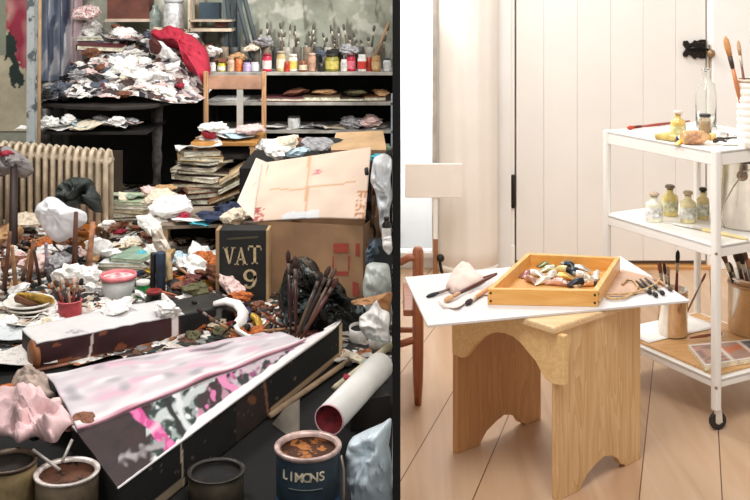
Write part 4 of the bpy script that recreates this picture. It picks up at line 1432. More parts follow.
# papers behind the bench front
for x, y, s, c_, k, lab in [(163, 190, .13, 'tan', 'r', 'tan rag left of the tall book stack'), (160, 205, .14, 'cream', 'c', 'cream paper wad below the tan rag beside the books'), (172, 213, .15, 'white', 'c', 'white paper wad in front of the book stack'), (190, 219, .14, 'white', 's', 'white sheet on the bench in front of the books'), (184, 216, .06, 'crimson', 'c', 'small crimson scrap on the bench by the white sheet'),
                            (200, 221, .10, 'turquoise', 's', 'turquoise paper on the low bench'), (213, 217, .14, 'navy blue', 'r', 'navy blue rag on the low bench'), (228, 214, .12, 'navy blue', 'c', 'dark blue crumpled wrapper on the low bench'), (243, 214, .1, 'crimson', 'c', 'crimson wrapper at the end of the low bench'), (252, 208, .09, 'dark red', 'c', 'dark red scrap against the cardboard flap'), (237, 221, .12, 'cream', 'c', 'cream wad on the bench beside the crimson wrapper'), (153, 216, .13, 'printed white', 'c', 'printed paper wad at the bench end')]:
    p = on(x, y + 4, .20)
    tie(V((p.x, p.y, .197 if x > 158 else .14)), s, c_, k, {'r': 'rag', 'c': 'crumpled_paper', 's': 'paper_sheet'}[k], lab, 'rag' if k == 'r' else 'paper')
# low bench
bz = .195
bn = thing('low_bench', on(210, 262, 0), 'low dark wooden bench carrying rags in front of the book stack', 'bench')
B = [on(160, 226, bz), on(264, 223, bz), on(262, 205, bz), on(165, 207, bz)]
MB().prism([p - V((0, 0, .014)) for p in B], (0, 0, .014)).build('bench_top', mat('8C7C6C', .7, var=.3), bn)
lm = wood('8A6A4C', 'C0A07C', 'z')
for p, (ax, ay) in zip(B, ((.02, .02), (-.2, .02), (-.02, -.02), (.02, -.02))):
    MB().box((p.x + ax, p.y + ay, (bz - .014) / 2), (.022, .022, bz - .014)).build('leg', lm, bn)
MB().prism([V((B[3].x, B[3].y - .02, .02)), V((B[2].x, B[2].y - .02, .02)), V((B[2].x, B[2].y - .02, .18)), V((B[3].x, B[3].y - .02, .18))], (0, .01, 0)).build('recess_shade_board', mat('0E0C0B', .9), bn)  # near-black board added to stand for the shade under the bench

# ---- magazine pile left of the bench
z = .02
q = on(134, 236, .05)
lb = ['lowest grey magazine in the pile beside the radiator', 'brown magazine near the bottom of the pile by the radiator', 'white magazine in the pile by the radiator', 'tan magazine in the middle of the pile by the radiator', 'dark magazine in the pile by the radiator', 'cream magazine in the upper pile by the radiator', 'straw coloured magazine in the pile by the radiator', 'white magazine near the top of the pile by the radiator', 'pale green magazine topmost of the pile by the radiator']
for i, c_ in enumerate(['8C8880', '5A3A2A', 'EDE8E0', 'C8A880', '2A2420', 'E6DCCC', 'B8A47C', 'F2EEE8', 'B8C8A8']):
    X = at(130 + R.uniform(-5, 7), 0, q.y + .2).x
    book((X, q.y + .2, z), .24 + .04 * R.random(), .22, .017, R.uniform(-.3, .3), c_, lb[i], 'magazine pile beside the radiator', name='magazine', cat='magazine')
    z += .0195
for x, y, s, c_, k, lab in [(118, 208, .12, 'white', 's', 'white sheet on the magazine pile'), (138, 212, .10, 'sage green', 's', 'sage green sheet on the magazine pile'), (150, 214, .09, 'pale pink', 'c', 'pale pink wad at the end of the magazine pile'), (128, 204, .10, 'cream', 's', 'cream sheet on the magazine pile')]:
    p = at(x, y, q.y + .2)
    tie(V((p.x, q.y + .16, z)), s, c_, k, 'paper_sheet' if k == 's' else 'crumpled_paper', lab, 'paper', zs=1.0)
# second lower pile
z = .02
q = on(132, 276, .05)
for i, (c_, lab) in enumerate([('6A5A4C', 'brown folder under the sage green one'), ('EDE9E2', 'white folder in the low pile behind the bucket'), ('B8A68C', 'tan folder in the low pile behind the bucket'), ('F0ECE8', 'off white folder near the top of the low pile'), ('8FA892', 'sage green folder on the low pile behind the bucket')]):
    X = at(126 + R.uniform(-3, 6) + (12 if i == 4 else 0), 0, q.y + .15).x
    book((X, q.y + .15, z), .2 if i < 4 else .14, .2, .015, R.uniform(-.25, .25), c_, lab, name='folder', cat='folder')
    z += .0175

# hanging pinkish wrapper between the piles
mb = MB()
puff(mb, [at(x, y, 4.35) for x, y in [(152, 226), (160, 226), (166, 238), (172, 252), (166, 262), (158, 256), (154, 244)]], (0, -1, .4), .05, amp=.02, freq=18, seed=21)
tag(mb.build('wrapper', stained('E6DCCE', 'A84A40', 22., .35)), 'cream wrapper with red marks hanging off the bench end', 'wrapper')
mb = MB()
puff(mb, [at(x, y, 4.1) for x, y in [(167, 250), (176, 248), (174, 258), (168, 272), (162, 288), (158, 284), (162, 266)]], (0, -1, .4), .03, amp=.01, freq=18, seed=22)
tag(mb.build('brown_strip', mat('A88A5C', .7, var=.3)), 'olive tan strip of bark brown paper beside the tall dark tins', 'paper')

# ---- cardboard box with the big raised flap
bxY = 4.2
cb_ = thing('cardboard_box', (at(316, 0, bxY).x, bxY + .1, 0), 'large open cardboard carton with its wide pale flap raised and red printing', 'box')
kr = mat('A98462', .8, var=.2, scale=5., bump=.1)
f0, f1 = at(258, 292, bxY), at(363, 292, bxY - .10)
f0.z = f1.z = 0
zt = .288
bd = V((.10, .36, 0))
F4 = [f0, f1, f1 + bd, f0 + bd]
for i in range(4):
    j = (i + 1) % 4
    n_ = -(F4[j] - F4[i]).cross(V((0, 0, 1))).normalized() * .005
    MB().prism([F4[i], F4[j], F4[j] + V((0, 0, zt)), F4[i] + V((0, 0, zt))], n_).build('side', kr, cb_)
# raised flap: pale, creased
fl0, fl1 = at(253, 222, bxY - .0), at(365, 219, bxY - .105)
fl2, fl3 = at(371, 147, bxY + .12), at(262, 163, bxY + .18)


def flapf(u, v):
    p = fl0.lerp(fl1, u).lerp(fl3.lerp(fl2, u), v)
    return p + V((0, -.012 * math.sin(PI * v) - .008 * nz(u * 4, v * 4, 2) + (.006 if abs(u - .45) < .03 else 0), .008 * math.sin(PI * u) * (1 - v)))


def flapc(u, v):
    c = V(lin('DDC4B0')[:3]) * (1 + .12 * nz(u * 5, v * 5, 4))
    if abs(u - .47 + .03 * v) < .012 or (abs(v - .50 - .05 * nz(u * 4, 0)) < .012 and .1 < u < .9):
        c = V(lin('C9A07C')[:3])
    if (u - .53) ** 2 + (v - .72) ** 2 < .0014 and nz(u * 60, v * 60) > -.1:
        c = V(lin('C8707A')[:3])
    if v < .12 + .08 * nz(u * 6, 3) and .25 < u < .6:
        c = V(lin('DADCDC')[:3])
    if u > .9 and v < .4 and nz(u * 30, v * 20) > 0:
        c = V(lin('B87848')[:3])
    if v < .25 and u < .1 and nz(u * 20, v * 20, 4) > 0:
        c = V(lin('B05050')[:3])
    return (c.x, c.y, c.z, 1)


MB().grid(flapf, 60, 40, thick=.005, colf=flapc).build('raised_flap', vcol('flap_card', .7, .1, 20., .08), cb_)
s0, s1, s2, s3 = at(237, 202, 4.3), at(256, 222, 4.2), at(268, 163, 4.36), at(256, 158, 4.42)
MB().prism([s0, s1, s2, s3], (0, .005, 0)).build('side_flap', stained('E6D8C8', 'B08868', 12., .4), cb_)
# red printing on the front
red = mat('A8483A', .7)
fd = (f1 - f0).normalized()
nf = V((fd.y, -fd.x, 0))
def onface(px, py):
    p = onv(px, py, f0, fd)
    return p + nf * .0065
pr = MB()
for x0, y0, x1, y1 in ((334, 243, 349, 252), (334, 271, 349, 275), (356, 243, 360, 256), (333, 256, 334.3, 270), (348.5, 255, 350, 270)):
    pr.prism([onface(x0, y0), onface(x1, y0), onface(x1, y1), onface(x0, y1)], nf * .0008)
pr.prism([onface(353, 281), onface(359, 283), onface(359, 297), onface(353, 294)], nf * .0008)
pr.build('red_print', red, cb_)

# ---- crate with VAT 9 lettering
vY = 4.08
vb = thing('whisky_crate', (at(242, 0, vY).x, vY + .08, 0), 'dark crate with cream serif lettering VAT and 9 beside the large carton', 'crate')
va, vb_ = at(219, 230, vY), at(266, 226, vY)
vx0, vx1 = va.x, vb_.x
MB().box(((vx0 + vx1) / 2, vY + .045, .139), (vx1 - vx0, .09, .278)).build('body', mat('1C1D1B', .7, var=.3), vb, bevel=.002)
MB().box((vx0 - .006, vY + .04, .139), (.014, .08, .276)).build('corner_batten', mat('A68663', .8), vb)
MB().box((vx1 + .004, vY + .042, .139), (.012, .08, .276)).build('edge_strip', mat('B9986E', .8), vb)
cream = mat('C8B48C', .7, var=.15, scale=50.)


def strokes(quads, x0, x1, y0, y1, mb):
    for qd in quads:
        P_ = []
        for a_, b2 in qd:
            P_.append(at(x0 + (x1 - x0) * a_, y1 + (y0 - y1) * b2, vY - .001))
        mb.prism(P_, (0, -.0012, 0))


lt = MB()
Vq = [[(.06, 1), (.30, 1), (.58, 0), (.44, 0)], [(.76, 1), (.88, 1), (.58, 0), (.5, 0)], [(0, 1), (.38, 1), (.38, .93), (0, .93)], [(.66, 1), (1, 1), (1, .93), (.66, .93)]]
Aq = [[(.42, 1), (.56, 1), (.92, 0), (.7, 0)], [(.46, .96), (.5, .85), (.22, 0), (.1, 0)], [(.25, .36), (.72, .36), (.75, .28), (.22, .28)], [(0, .07), (.34, .07), (.34, 0), (0, 0)], [(.62, .07), (1, .07), (1, 0), (.62, 0)]]
Tq = [[(.4, 1), (.6, 1), (.6, 0), (.4, 0)], [(0, 1), (1, 1), (1, .9), (0, .9)], [(0, 1), (.07, 1), (.07, .74), (0, .74)], [(.93, 1), (1, 1), (1, .74), (.93, .74)], [(.27, .07), (.73, .07), (.73, 0), (.27, 0)]]
strokes(Vq, 223.0, 235.5, 247, 264, lt); strokes(Aq, 234.5, 247.5, 247.5, 265, lt); strokes(Tq, 248, 261.5, 245.5, 264, lt)
for k in range(20):      # ring and tail of the 9
    a0, a1 = 2 * PI * k / 20, 2 * PI * (k + 1) / 20
    def rp(a_, big):
        cx_, cy_ = 250, 275.5
        rx, ry = (6.8, 6.2) if big else (3.6, 4.4)
        return at(cx_ + rx * math.cos(a_), cy_ - ry * math.sin(a_), vY - .001)
    lt.prism([rp(a0, 1), rp(a1, 1), rp(a1, 0), rp(a0, 0)], (0, -.0012, 0))
tl = [(256.8, 275), (256.6, 281), (254.5, 286), (250, 289), (245.2, 288), (243.8, 285)]
ti = [(253.5, 276), (253.4, 281), (252, 284.6), (249.6, 286.6), (247.3, 286), (247, 284)]
for k in range(5):
    lt.prism([at(*tl[k], vY - .001), at(*tl[k + 1], vY - .001), at(*ti[k + 1], vY - .001), at(*ti[k], vY - .001)], (0, -.0012, 0))
lt.build('lettering', cream, vb)
MB().prism([at(227, 238, vY - .001), at(258, 236, vY - .001), at(258, 238, vY - .001), at(227, 240, vY - .001)], (0, -.001, 0)).build('arched_mark', mat('4E4634', .7), vb)

# ---- chair carrying papers, before the jar shelf
cY = 5.75
sc_m = wood('A8764C', 'D8AE82', 'z', .5)
wc = thing('chair', (at(235, 0, cY).x, cY - .2, 0), 'pale wooden chair with a central back splat, papers piled on its seat', 'chair')
xa, xb = at(206, 0, cY).x, at(264, 0, cY).x
for x in (xa, xb):
    MB().box((x, cY, .375), (.024, .024, .75)).build('back_leg', sc_m, wc, bevel=.003)
    MB().box((x + (.012 if x == xa else -.012), cY - .36, .2), (.026, .026, .4)).build('front_leg', sc_m, wc, bevel=.003)
MB().box(((xa + xb) / 2, cY, .69), (xb - xa, .018, .075)).build('top_rail', mat('B88C72', .6, var=.2), wc, bevel=.003)
MB().box((at(240, 0, cY).x, cY, .54), (.034, .012, .24)).build('splat', mat('B9B4AC', .6, var=.1), wc)
MB().box(((xa + xb) / 2, cY - .18, .41), (xb - xa + .02, .40, .02)).build('seat', mat('C08A48', .5, var=.2), wc, bevel=.003)
for i, (x, y_, s, c_, k, lab) in enumerate([(218, 5.5, .2, 'white', 's', 'white sheet on the seat of the splat backed chair'), (236, 5.48, .18, 'ice blue', 's', 'pale blue sheet on the seat of the splat backed chair'), (250, 5.5, .12, 'pale pink', 'c', 'pink wad at the seat edge of the splat backed chair'), (226, 5.55, .16, 'white', 's', 'white curled sheet in the middle of the chair seat'), (256, 5.58, .10, 'dark red', 'r', 'dark red rag on the chair seat'), (213, 5.45, .12, 'white', 'c', 'white wad near the seat edge of the splat backed chair')]):
    tie(V((at(x, 0, y_).x, y_, .422 + .006 * i)), s, c_, k, {'r': 'rag', 'c': 'crumpled_paper', 's': 'paper_sheet'}[k], lab, 'rag' if k == 'r' else 'paper', zs=.8, tilt=.08)
tie(V((at(209, 0, 5.45).x, 5.42, .43)), .08, 'crimson', 'r', 'rag', 'crimson rag on the front corner of the splat backed chair', 'rag', zs=1.6)

# ---- jar shelf
sY = 6.0
su = thing('shelf_unit', (-.55, 6.2, 0), 'long dark shelf unit lined with jars and brushes below the plaster wall', 'shelf')
x0, x1 = at(204, 0, sY).x, -.012
shm = mat('A9A59C', .6, var=.3, scale=12.)
zsh = [at(0, 74, sY).z, at(0, 104, sY).z, at(0, 132, sY).z, at(0, 158, sY).z]
for i, z in enumerate(zsh):
    MB().box(((x0 + x1) / 2, 6.2, z), (x1 - x0, .4, .016)).build('board', shm if i < 3 else mat('3A342E', .8), su, bevel=.002)
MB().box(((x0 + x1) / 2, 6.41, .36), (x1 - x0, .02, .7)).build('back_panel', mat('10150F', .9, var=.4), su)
MB().box((-.022, 6.01, .3), (.014, .02, zsh[0] * 2 - .62 if False else .6)).build('side', mat('AEB8C0', .5), su)
MB().box((x0, 6.2, .34), (.014, .4, .68)).build('side', mat('2A2620', .8), su)
ztop = zsh[0] + .009
jars = [  # px, width px, height px, colour, label band, lid, words
    (212, 8, 9, 'E8E4DC', None, None, 'white pot at the end of the jar shelf nearest the crimson cloth'), (222, 9, 8, 'D9C83C', 'E8E4DC', None, 'yellow banded pot on the jar shelf behind the chair'), (231, 7, 14, 'D4B49A', None, 'B89878', 'tall flesh coloured bottle on the jar shelf behind the chair'),
    (239, 8, 12, 'E07A40', None, None, 'orange pot on the jar shelf behind the chair'), (247, 8, 9, 'B9A8D0', None, None, 'lilac pot on the jar shelf behind the chair'), (255, 9, 9, 'F1EEE8', None, None, 'low white pot left of the red jar on the jar shelf'),
    (267, 9, 18, 'C8304E', 'EBD8D0', '9A2038', 'red jar with white band on the jar shelf'), (281, 9, 20, 'C8B07A', 'E8DCC0', 'B8A88C', 'tan and yellow tall jar right of the red jar'), (287, 5, 10, 'C03A28', None, None, 'small bright red pot between the tan and white jars'), (293, 9, 17, 'EDE4CC', 'D8C060', 'E6E0D4', 'white jar with yellow band on the jar shelf'),
    (303, 8, 11, '8A4A2C', 'D8C4A8', None, 'brown pot with pale band on the jar shelf'), (312, 8, 18, 'C49A80', None, 'D8B8A0', 'pinkish tan bottle in the middle of the jar shelf'), (321, 7, 9, '2A2622', None, None, 'black pot in the middle of the jar shelf'), (332, 14, 17, '8C8438', 'C8B860', '2E2A20', 'wide olive and yellow tin on the jar shelf'),
    (344, 7, 12, 'D8D4CC', None, None, 'small pale pot left of the crimson tin'), (351, 9, 17, 'B82840', 'D87080', '6A1828', 'crimson tin on the jar shelf near the partition'), (362, 9, 17, 'EAE2D8', 'C83A30', None, 'white jar with red band near the partition'), (369, 6, 14, 'A83C30', None, None, 'slim rust red pot between white and tan jars'),
    (376, 9, 16, 'A9824E', 'C8A878', None, 'tan jar near the partition on the jar shelf'), (387, 8, 13, 'DDE0E4', None, '3A3E46', 'white jar with dark lid nearest the partition')]
for i, (px, w_, h_, c_, lb_, lid, lab) in enumerate(jars):
    Y = 6.07 + .02 * (i % 2)
    q = at(px, 0, Y)
    jar((min(q.x, -.04), Y, ztop), w_ / 2 * Y / F, h_ * Y / F, c_, lab, None, lid=lid, lab=lb_, neck=.8)
GJ = 'dull pots along the back of the jar shelf'
for i in range(17):
    px = 214 + i * 10.4
    Y = 6.25
    q = at(px, 0, Y)
    c_ = ['6A6258', '8C7A66', '4A4C4A', 'A8A296'][i % 4]
    nm = ['dark brown', 'tan', 'charcoal', 'light grey'][i % 4]
    t_ = MB().lathe([(.024, 0), (.027, .005), (.027, .12), (.025, .13), (.022, .13), (.021, .02), (0, .02)], Matrix.Translation((min(q.x, -.045), Y, ztop)), 14, cap=False).build('pot', mat(c_, .5, var=.3, scale=30.))
    tag(t_, f'{nm} brush pot in the back row of the jar shelf', 'pot', f'{nm} brush pots in the back row')
    if px > 255:
        for k in range(3):
            tp2 = at(px + R.uniform(-11, 10), R.uniform(22, 42), Y + R.uniform(-.03, .03))
            if tp2.x > -.03: tp2.x = -.05
            brush((min(q.x, -.045) + R.uniform(-.008, .008), Y, ztop + .025), tp2, R.uniform(.005, .008), ['6A5A48', '8A8070', '4E463C'][k], '5E5A50', f'{["brown", "grey", "dark"][k]} brush standing in the back row of pots', f'{["brown", "grey", "dark"][k]} brushes in the back row pots', parts=False)
st_ = MB().tube([at(371, 66, 6.2), at(389, 22, 6.2)], .009, 7).build('wooden_stick', mat('A98A68', .6))
tag(st_, 'long tan stick leaning out of the jars beside the partition', 'stick')
for px, py, s, c_, k, lab in [(252, 46, .07, 'cream', 'c', 'cream cup shaped wad on the dark easel foot'), (264, 41, .13, 'grey', 'r', 'pale grey rag above the red jar'), (248, 62, .11, 'near black', 'r', 'black rag between easel and red jar'), (238, 57, .08, 'tan', 'c', 'tan wad before the easel foot'), (213, 52, .10, 'printed white', 'c', 'printed wad beside the crimson cloth'), (222, 60, .10, 'brown', 'r', 'brown rag behind the yellow banded pot'), (333, 50, .10, 'near black', 'r', 'black rag on the olive tin'), (348, 52, .11, 'grey', 'c', 'pale grey wad above the crimson tin'), (321, 52, .06, 'slate grey', 'c', 'slate wad above the black pot')]:
    p = at(px, py + 5, 6.16)
    tie(p, s, c_, k, 'rag' if k == 'r' else 'crumpled_paper', lab, 'rag' if k == 'r' else 'paper')
# second board
z = zsh[1] + .009
for i, (px, w_, d_, h_, c_, lab) in enumerate([(230, .2, .2, .012, 'EDEAE6', 'white folder on the second shelf behind the chair'), (285, .26, .2, .02, '7C4A50', 'flat maroon folder on the second shelf'), (322, .22, .2, .028, '6A5440', 'brown portfolio on the second shelf'), (345, .24, .18, .018, '4E4034', 'dark brown portfolio sloping on the second shelf'), (374, .13, .16, .024, '8A5A3A', 'russet box file on the second shelf near the partition')]):
    q = at(px, 0, 6.13)
    book((q.x, 6.13, z + .002), w_, d_, h_, R.uniform(-.1, .1), c_, lab, name='folder', cat='folder')
for i, (px, s, c_, k, lab) in enumerate([(296, .16, 'brown', 'r', 'brown rag on the second shelf'), (325, .15, 'tan', 'r', 'tan rag on the second shelf over the portfolio'), (355, .13, 'olive', 'r', 'olive rag on the second shelf'), (380, .09, 'tan', 'c', 'tan wad on the second shelf beside the partition')]):
    q = at(px, 0, 6.12)
    tie(V((q.x, 6.12, z + .03)), s, c_, k, 'rag' if k == 'r' else 'crumpled_paper', lab, 'rag' if k == 'r' else 'paper', zs=.6)
z = zsh[2] + .009
jar((at(294, 0, 6.08).x, 6.08, z), .036, .075, 'F0EFEA', 'white jar with black lid on the third shelf', None, lid='20201E', neck=.95)
for i, (px, s, c_, k, lab) in enumerate([(275, .18, 'printed white', 's', 'printed sheets on the third shelf beside the lidded jar'), (315, .2, 'grey', 's', 'grey sheets on the third shelf'), (335, .18, 'cream', 's', 'cream sheets on the third shelf'), (352, .14, 'grey', 'c', 'grey wad on the third shelf'), (370, .14, 'pale pink', 'c', 'pale pink wad on the third shelf'), (222, .08, 'olive', 'c', 'olive wad behind the chair splat'), (258, .07, 'grey', 'c', 'small grey wad behind the chair post'), (384, .12, 'white', 's', 'white sheet on the third shelf beside the partition'), (300, .16, 'white', 's', 'white sheets under the lidded jar on the third shelf')]):
    q = at(px, 0, 6.1)
    tie(V((q.x - (.05 if px > 375 else 0), 6.1, z)), s, c_, k, 'paper_sheet' if k == 's' else 'crumpled_paper', lab, 'paper', zs=.7, tilt=.1)
z = zsh[3] + .009
for i, px in enumerate((275, 292, 310, 262, 376)):
    q = at(px, 0, 5.95)
    tie(V((q.x, 5.98, z - .01)), .15, ['white', 'cream', 'printed white', 'white', 'sage green'][i], 'c', 'crumpled_paper', ['white wad behind the raised carton flap', 'cream wad behind the raised carton flap', 'printed wad behind the raised carton flap', 'white wad beside the pale side flap', 'sage green wad by the partition behind the carton'][i], 'paper')

# things behind and right of the carton
o = thing('cardboard_sheet', at(360, 148, 4.9), 'flat tan cardboard folded behind the raised flap', 'cardboard')
MB().prism([at(331, 150, 4.8), at(386, 150, 4.8), at(383, 133, 5.0), at(336, 135, 5.0)], (0, .012, .01)).build('panel', mat('D3AE84', .8, var=.1), o)
MB().prism([at(331, 150, 4.8), at(386, 150, 4.8), at(386, 153.5, 4.8), at(331, 153.5, 4.8)], (0, .01, 0)).build('edge', mat('8A6C50', .8), o)
for px, py, Y, s, c_, k, lab in [(273, 152, 4.75, .15, 'white', 'c', 'white wad peeping above the raised flap'), (286, 146, 4.8, .13, 'cream', 'c', 'cream wad peeping above the raised flap'), (298, 152, 4.75, .14, 'ice blue', 'r', 'pale blue rag above the raised flap'), (300, 146, 4.85, .09, 'brown', 'c', 'brown wad above the raised flap'), (318, 145, 4.85, .18, 'grey', 'r', 'grey rag above the raised flap beside the cardboard'), (331, 142, 4.9, .12, 'near black', 'r', 'black rag above the raised flap'), (376, 155, 4.6, .09, 'turquoise', 'r', 'teal rag beside the partition above the hanging sheets'), (367, 153, 4.6, .06, 'olive', 'c', 'olive wad beside the teal rag')]:
    tie(at(px, py + 6, Y), s, c_, k, 'rag' if k == 'r' else 'crumpled_paper', lab, 'rag' if k == 'r' else 'paper', zs=.9)
cz = MB().box((at(320, 0, 4.95).x, 4.93, .205), (.68, .5, .41)).build('wooden_crate', mat('0F0D0B', .9))
tag(cz, 'dark crate behind the raised flap carrying rags and cardboard', 'crate')


def hang(pts, Y, depth, m, name, label, cat, seed, amp=.018, n_=(0, -1, .2)):
    mb = MB()
    puff(mb, [at(x, y, Y) for x, y in pts], n_, depth, amp=amp, freq=14, seed=seed)
    o = mb.build(name, m)
    return tag(o, label, cat)


hang([(374, 160), (384, 154), (391, 160), (391.5, 190), (390, 225), (386, 240), (380, 225), (376, 200), (372, 180)], 4.15, .03, mat('E4E7EA', .6, var=.12, scale=12.), 'white_cloth', 'white cloth hanging against the partition beside the carton', 'cloth', 31)
hang([(371, 172), (376, 168), (377, 200), (373, 226), (370, 220)], 4.2, .02, mat('6C4A34', .7, var=.3), 'brown_cloth', 'brown strip of cloth between carton and white cloth', 'cloth', 32)
hang([(363, 172), (368, 166), (373, 176), (374, 196), (373, 216), (377, 232), (370, 244), (366, 232), (364, 210)], 4.25, .03, mat('141312', .5, var=.4), 'black_cloth', 'black cloth hanging in the gap beside the carton', 'cloth', 33)
q = at(388, 238, 4.0)
jar((-.036, 4.0, q.z - .02), .018, .1, '241C1A', 'dark bottle with white label standing against the partition', None, lab='E8E4E0', lid='3A2420', neck=.5, name='bottle', cat='bottle')
pb_ = MB().box((-.06, 4.02, (q.z - .02) / 2), (.09, .12, q.z - .022)).build('wooden_block', mat('24282C', .7, var=.4))
tag(pb_, 'dark upright block under the bottle beside the partition', 'block')
hang([(366, 250), (376, 238), (380, 250), (372, 262), (364, 262)], 3.98, .03, mat('4A5A68', .5, var=.4), 'blue_cloth', 'slate blue rag below the hanging white cloth', 'cloth', 34)
hang([(384, 238), (391, 236), (391.5, 250), (388, 256), (383, 250)], 3.75, .02, mat('F2EEEC', .6, var=.1), 'white_packet', 'small white packet under the dark bottle', 'packet', 36)
hang([(365, 266), (374, 261), (388, 264), (391, 274), (391, 325), (378, 335), (367, 325), (363, 282)], 3.75, .05, mat('C8CEC8', .35, var=.2, scale=10.), 'plastic_bag', 'silvery grey plastic bag right of the carton corner', 'bag', 35, amp=.015)
hang([(352, 300), (362, 297), (378, 294), (391, 292), (391.5, 306), (388, 322), (380, 306), (366, 303), (356, 305)], 3.55, .02, mat('B48458', .7, var=.25), 'tan_cloth', 'tan cloth strip drooping in front of the silvery bag', 'cloth', 37)
hang([(360, 318), (368, 311), (376, 300), (380, 308), (388, 312), (391, 330), (391, 342), (380, 340), (366, 336), (360, 328)], 3.4, .05, mat('F1EEEA', .6, var=.08), 'torn_paper', 'jagged torn white paper beside the black plastic', 'paper', 38, amp=.02)

# black polythene, sticks and brush bundle
mb = MB()
puff(mb, [at(x, y, 3.75) for x, y in [(278, 296), (284, 278), (293, 263), (303, 261), (320, 270), (336, 280), (350, 292), (362, 306), (366, 324), (354, 340), (330, 345), (300, 342), (282, 328)]], (0, -1, .5), .10, amp=.05, freq=13, seed=41, rings=9, per=6)
tag(mb.build('black_plastic_bag', stained('10140F', '8A9CA0', 16., .46, rough=.2)), 'crumpled shiny black plastic bag in front of the large carton', 'bag')  # pale blue blotches are highlights put into the bag's colour
GS = [((291, 336), (288, 250), 3.5, .008, '5A1F18', '6A2A20', 'dark red round brush standing before the carton'), ((296, 338), (295, 256), 3.48, .009, '6E2A20', '5A3024', 'thick maroon brush beside the dark red one'), ((286, 330), (298, 262), 3.52, .006, '4A2018', '7A3A2C', 'thin maroon brush crossing the dark red one'),
      ((296, 336), (322, 272), 3.45, .009, 'A07A60', 'C09A84', 'tan brush lowest of the slanting bundle'), ((298, 338), (330, 266), 3.46, .009, '7A5444', '3A2A24', 'brown brush in the slanting bundle'), ((302, 338), (336, 268), 3.45, .008, 'B48C74', '5A3A30', 'pinkish handled brush in the slanting bundle'), ((300, 340), (338, 278), 3.44, .009, '9A4A40', '4A2C26', 'red brown brush outermost of the slanting bundle'), ((302, 330), (321, 272), 3.40, .006, '2E2420', 'D8C8B8', 'black handled brush with pale bristles in the slanting bundle')]
for (a_, b2, Y, r, h1, b1, lab) in GS:
    brush(at(a_[0], a_[1], Y - .02), at(b2[0], b2[1], Y + .06), r * .8, shade(h1, .6), shade(h1, .5), lab, brist=.16, fcol='5A4A42')

# ---- buckets, bottles and jars on the floor
q = on(115.5, 309, 0)
bk_ = thing('bucket', (q.x, q.y + .04, 0), 'small translucent grey bucket with a pink rim', 'bucket')
MB().lathe([(.050, 0), (.054, .004), (.064, .105), (.062, .105), (.052, .01), (0, .01)], Matrix.Translation((q.x, q.y + .04, .004)), 32, cap=False).build('body', mat('B9BAB6', .4, var=.12), bk_)
MB().lathe([(.060, .106), (.069, .104), (.071, .112), (.067, .12), (.060, .116), (.058, .106)], Matrix.Translation((q.x, q.y + .04, .004)), 32, cap=False).build('rim', mat('E07F86', .4, var=.2, scale=20.), bk_)
MB().lathe([(.0595, .108), (.03, .111), (0, .109)], Matrix.Translation((q.x, q.y + .04, .004)), 32, cap=False, wob=.02).build('paint', stained('EFC9C6', 'D86C78', 30., .5), bk_)
q = on(141, 312, 0)
jar((q.x, q.y + .03, 0), .026, .11, '1E7A3A', 'bright green bottle between the bucket and the dark tins', None, lab='2C9048', lid='EDEDE8', neck=.9, name='bottle', cat='bottle')
q = on(152, 318, 0)
jar((q.x + .0, q.y + .03, 0), .03, .095, '1A1E1A', 'squat black jar with red mark in front of the blue tube', None, lab='20241F', lid='8A2A26', neck=.9)
q = on(155, 312, 0)
o = MB().lathe([(.018, 0), (.019, .2), (.017, .205), (0, .206)], Matrix.Translation((q.x + .004, q.y + .08, 0)), 16).build('cardboard_tube', mat('2A3A50', .5, var=.4, scale=10.))
tag(o, 'upright dark blue tube behind the squat black jar', 'tube')
o = MB().lathe([(.010, 0), (.011, .19), (.010, .2), (0, .2)], Matrix.Translation((q.x - .028, q.y + .09, 0)), 12).build('cardboard_tube', mat('1C1A1C', .5))
tag(o, 'upright thin black tube beside the dark blue tube', 'tube')
o = MB().tube([V((q.x + .045, q.y + .08, 0)), at(168, 252, q.y + .12)], [.014, .012], 8).build('wooden_stick', mat('A89068', .6, var=.3, scale=30.))
tag(o, 'tan stick standing right of the dark blue tube', 'stick')

# pink brush pot
q = on(66, 327, 0)
pc = tin((q.x, q.y + .045, 0), .042, .085, 'C8525A', 'D86A70', '5A2024', 'pink red pot holding brushes on the studio floor')
for i, (ox, x, y, h1, b1, lab) in enumerate([(-.02, 47, 274, '3A2A26', '2A2220', 'dark brush leaning furthest out of the pink pot'), (-.01, 55, 280, '8A4A3C', '4A3630', 'reddish brush second in the pink pot'), (0, 61, 277, '4A3A36', 'C8B8A8', 'pale tipped brush in the middle of the pink pot'), (.005, 67, 280, 'B8907A', '6A4A3C', 'tan handled brush in the pink pot'), (.01, 75, 277, '6A3A34', 'E0B8A8', 'pinkish tipped brush in the pink pot'), (.02, 82, 278, '2A2422', '1A1816', 'black brush leaning toward the bucket from the pink pot'), (.0, 64, 286, 'E8E0D8', '3A2A26', 'white handled brush in the pink pot')]):
    brush((q.x + ox, q.y + .045, .03), at(x, y, q.y + .045 - .02 + .01 * i), .0065, h1, b1, lab, brist=.2)

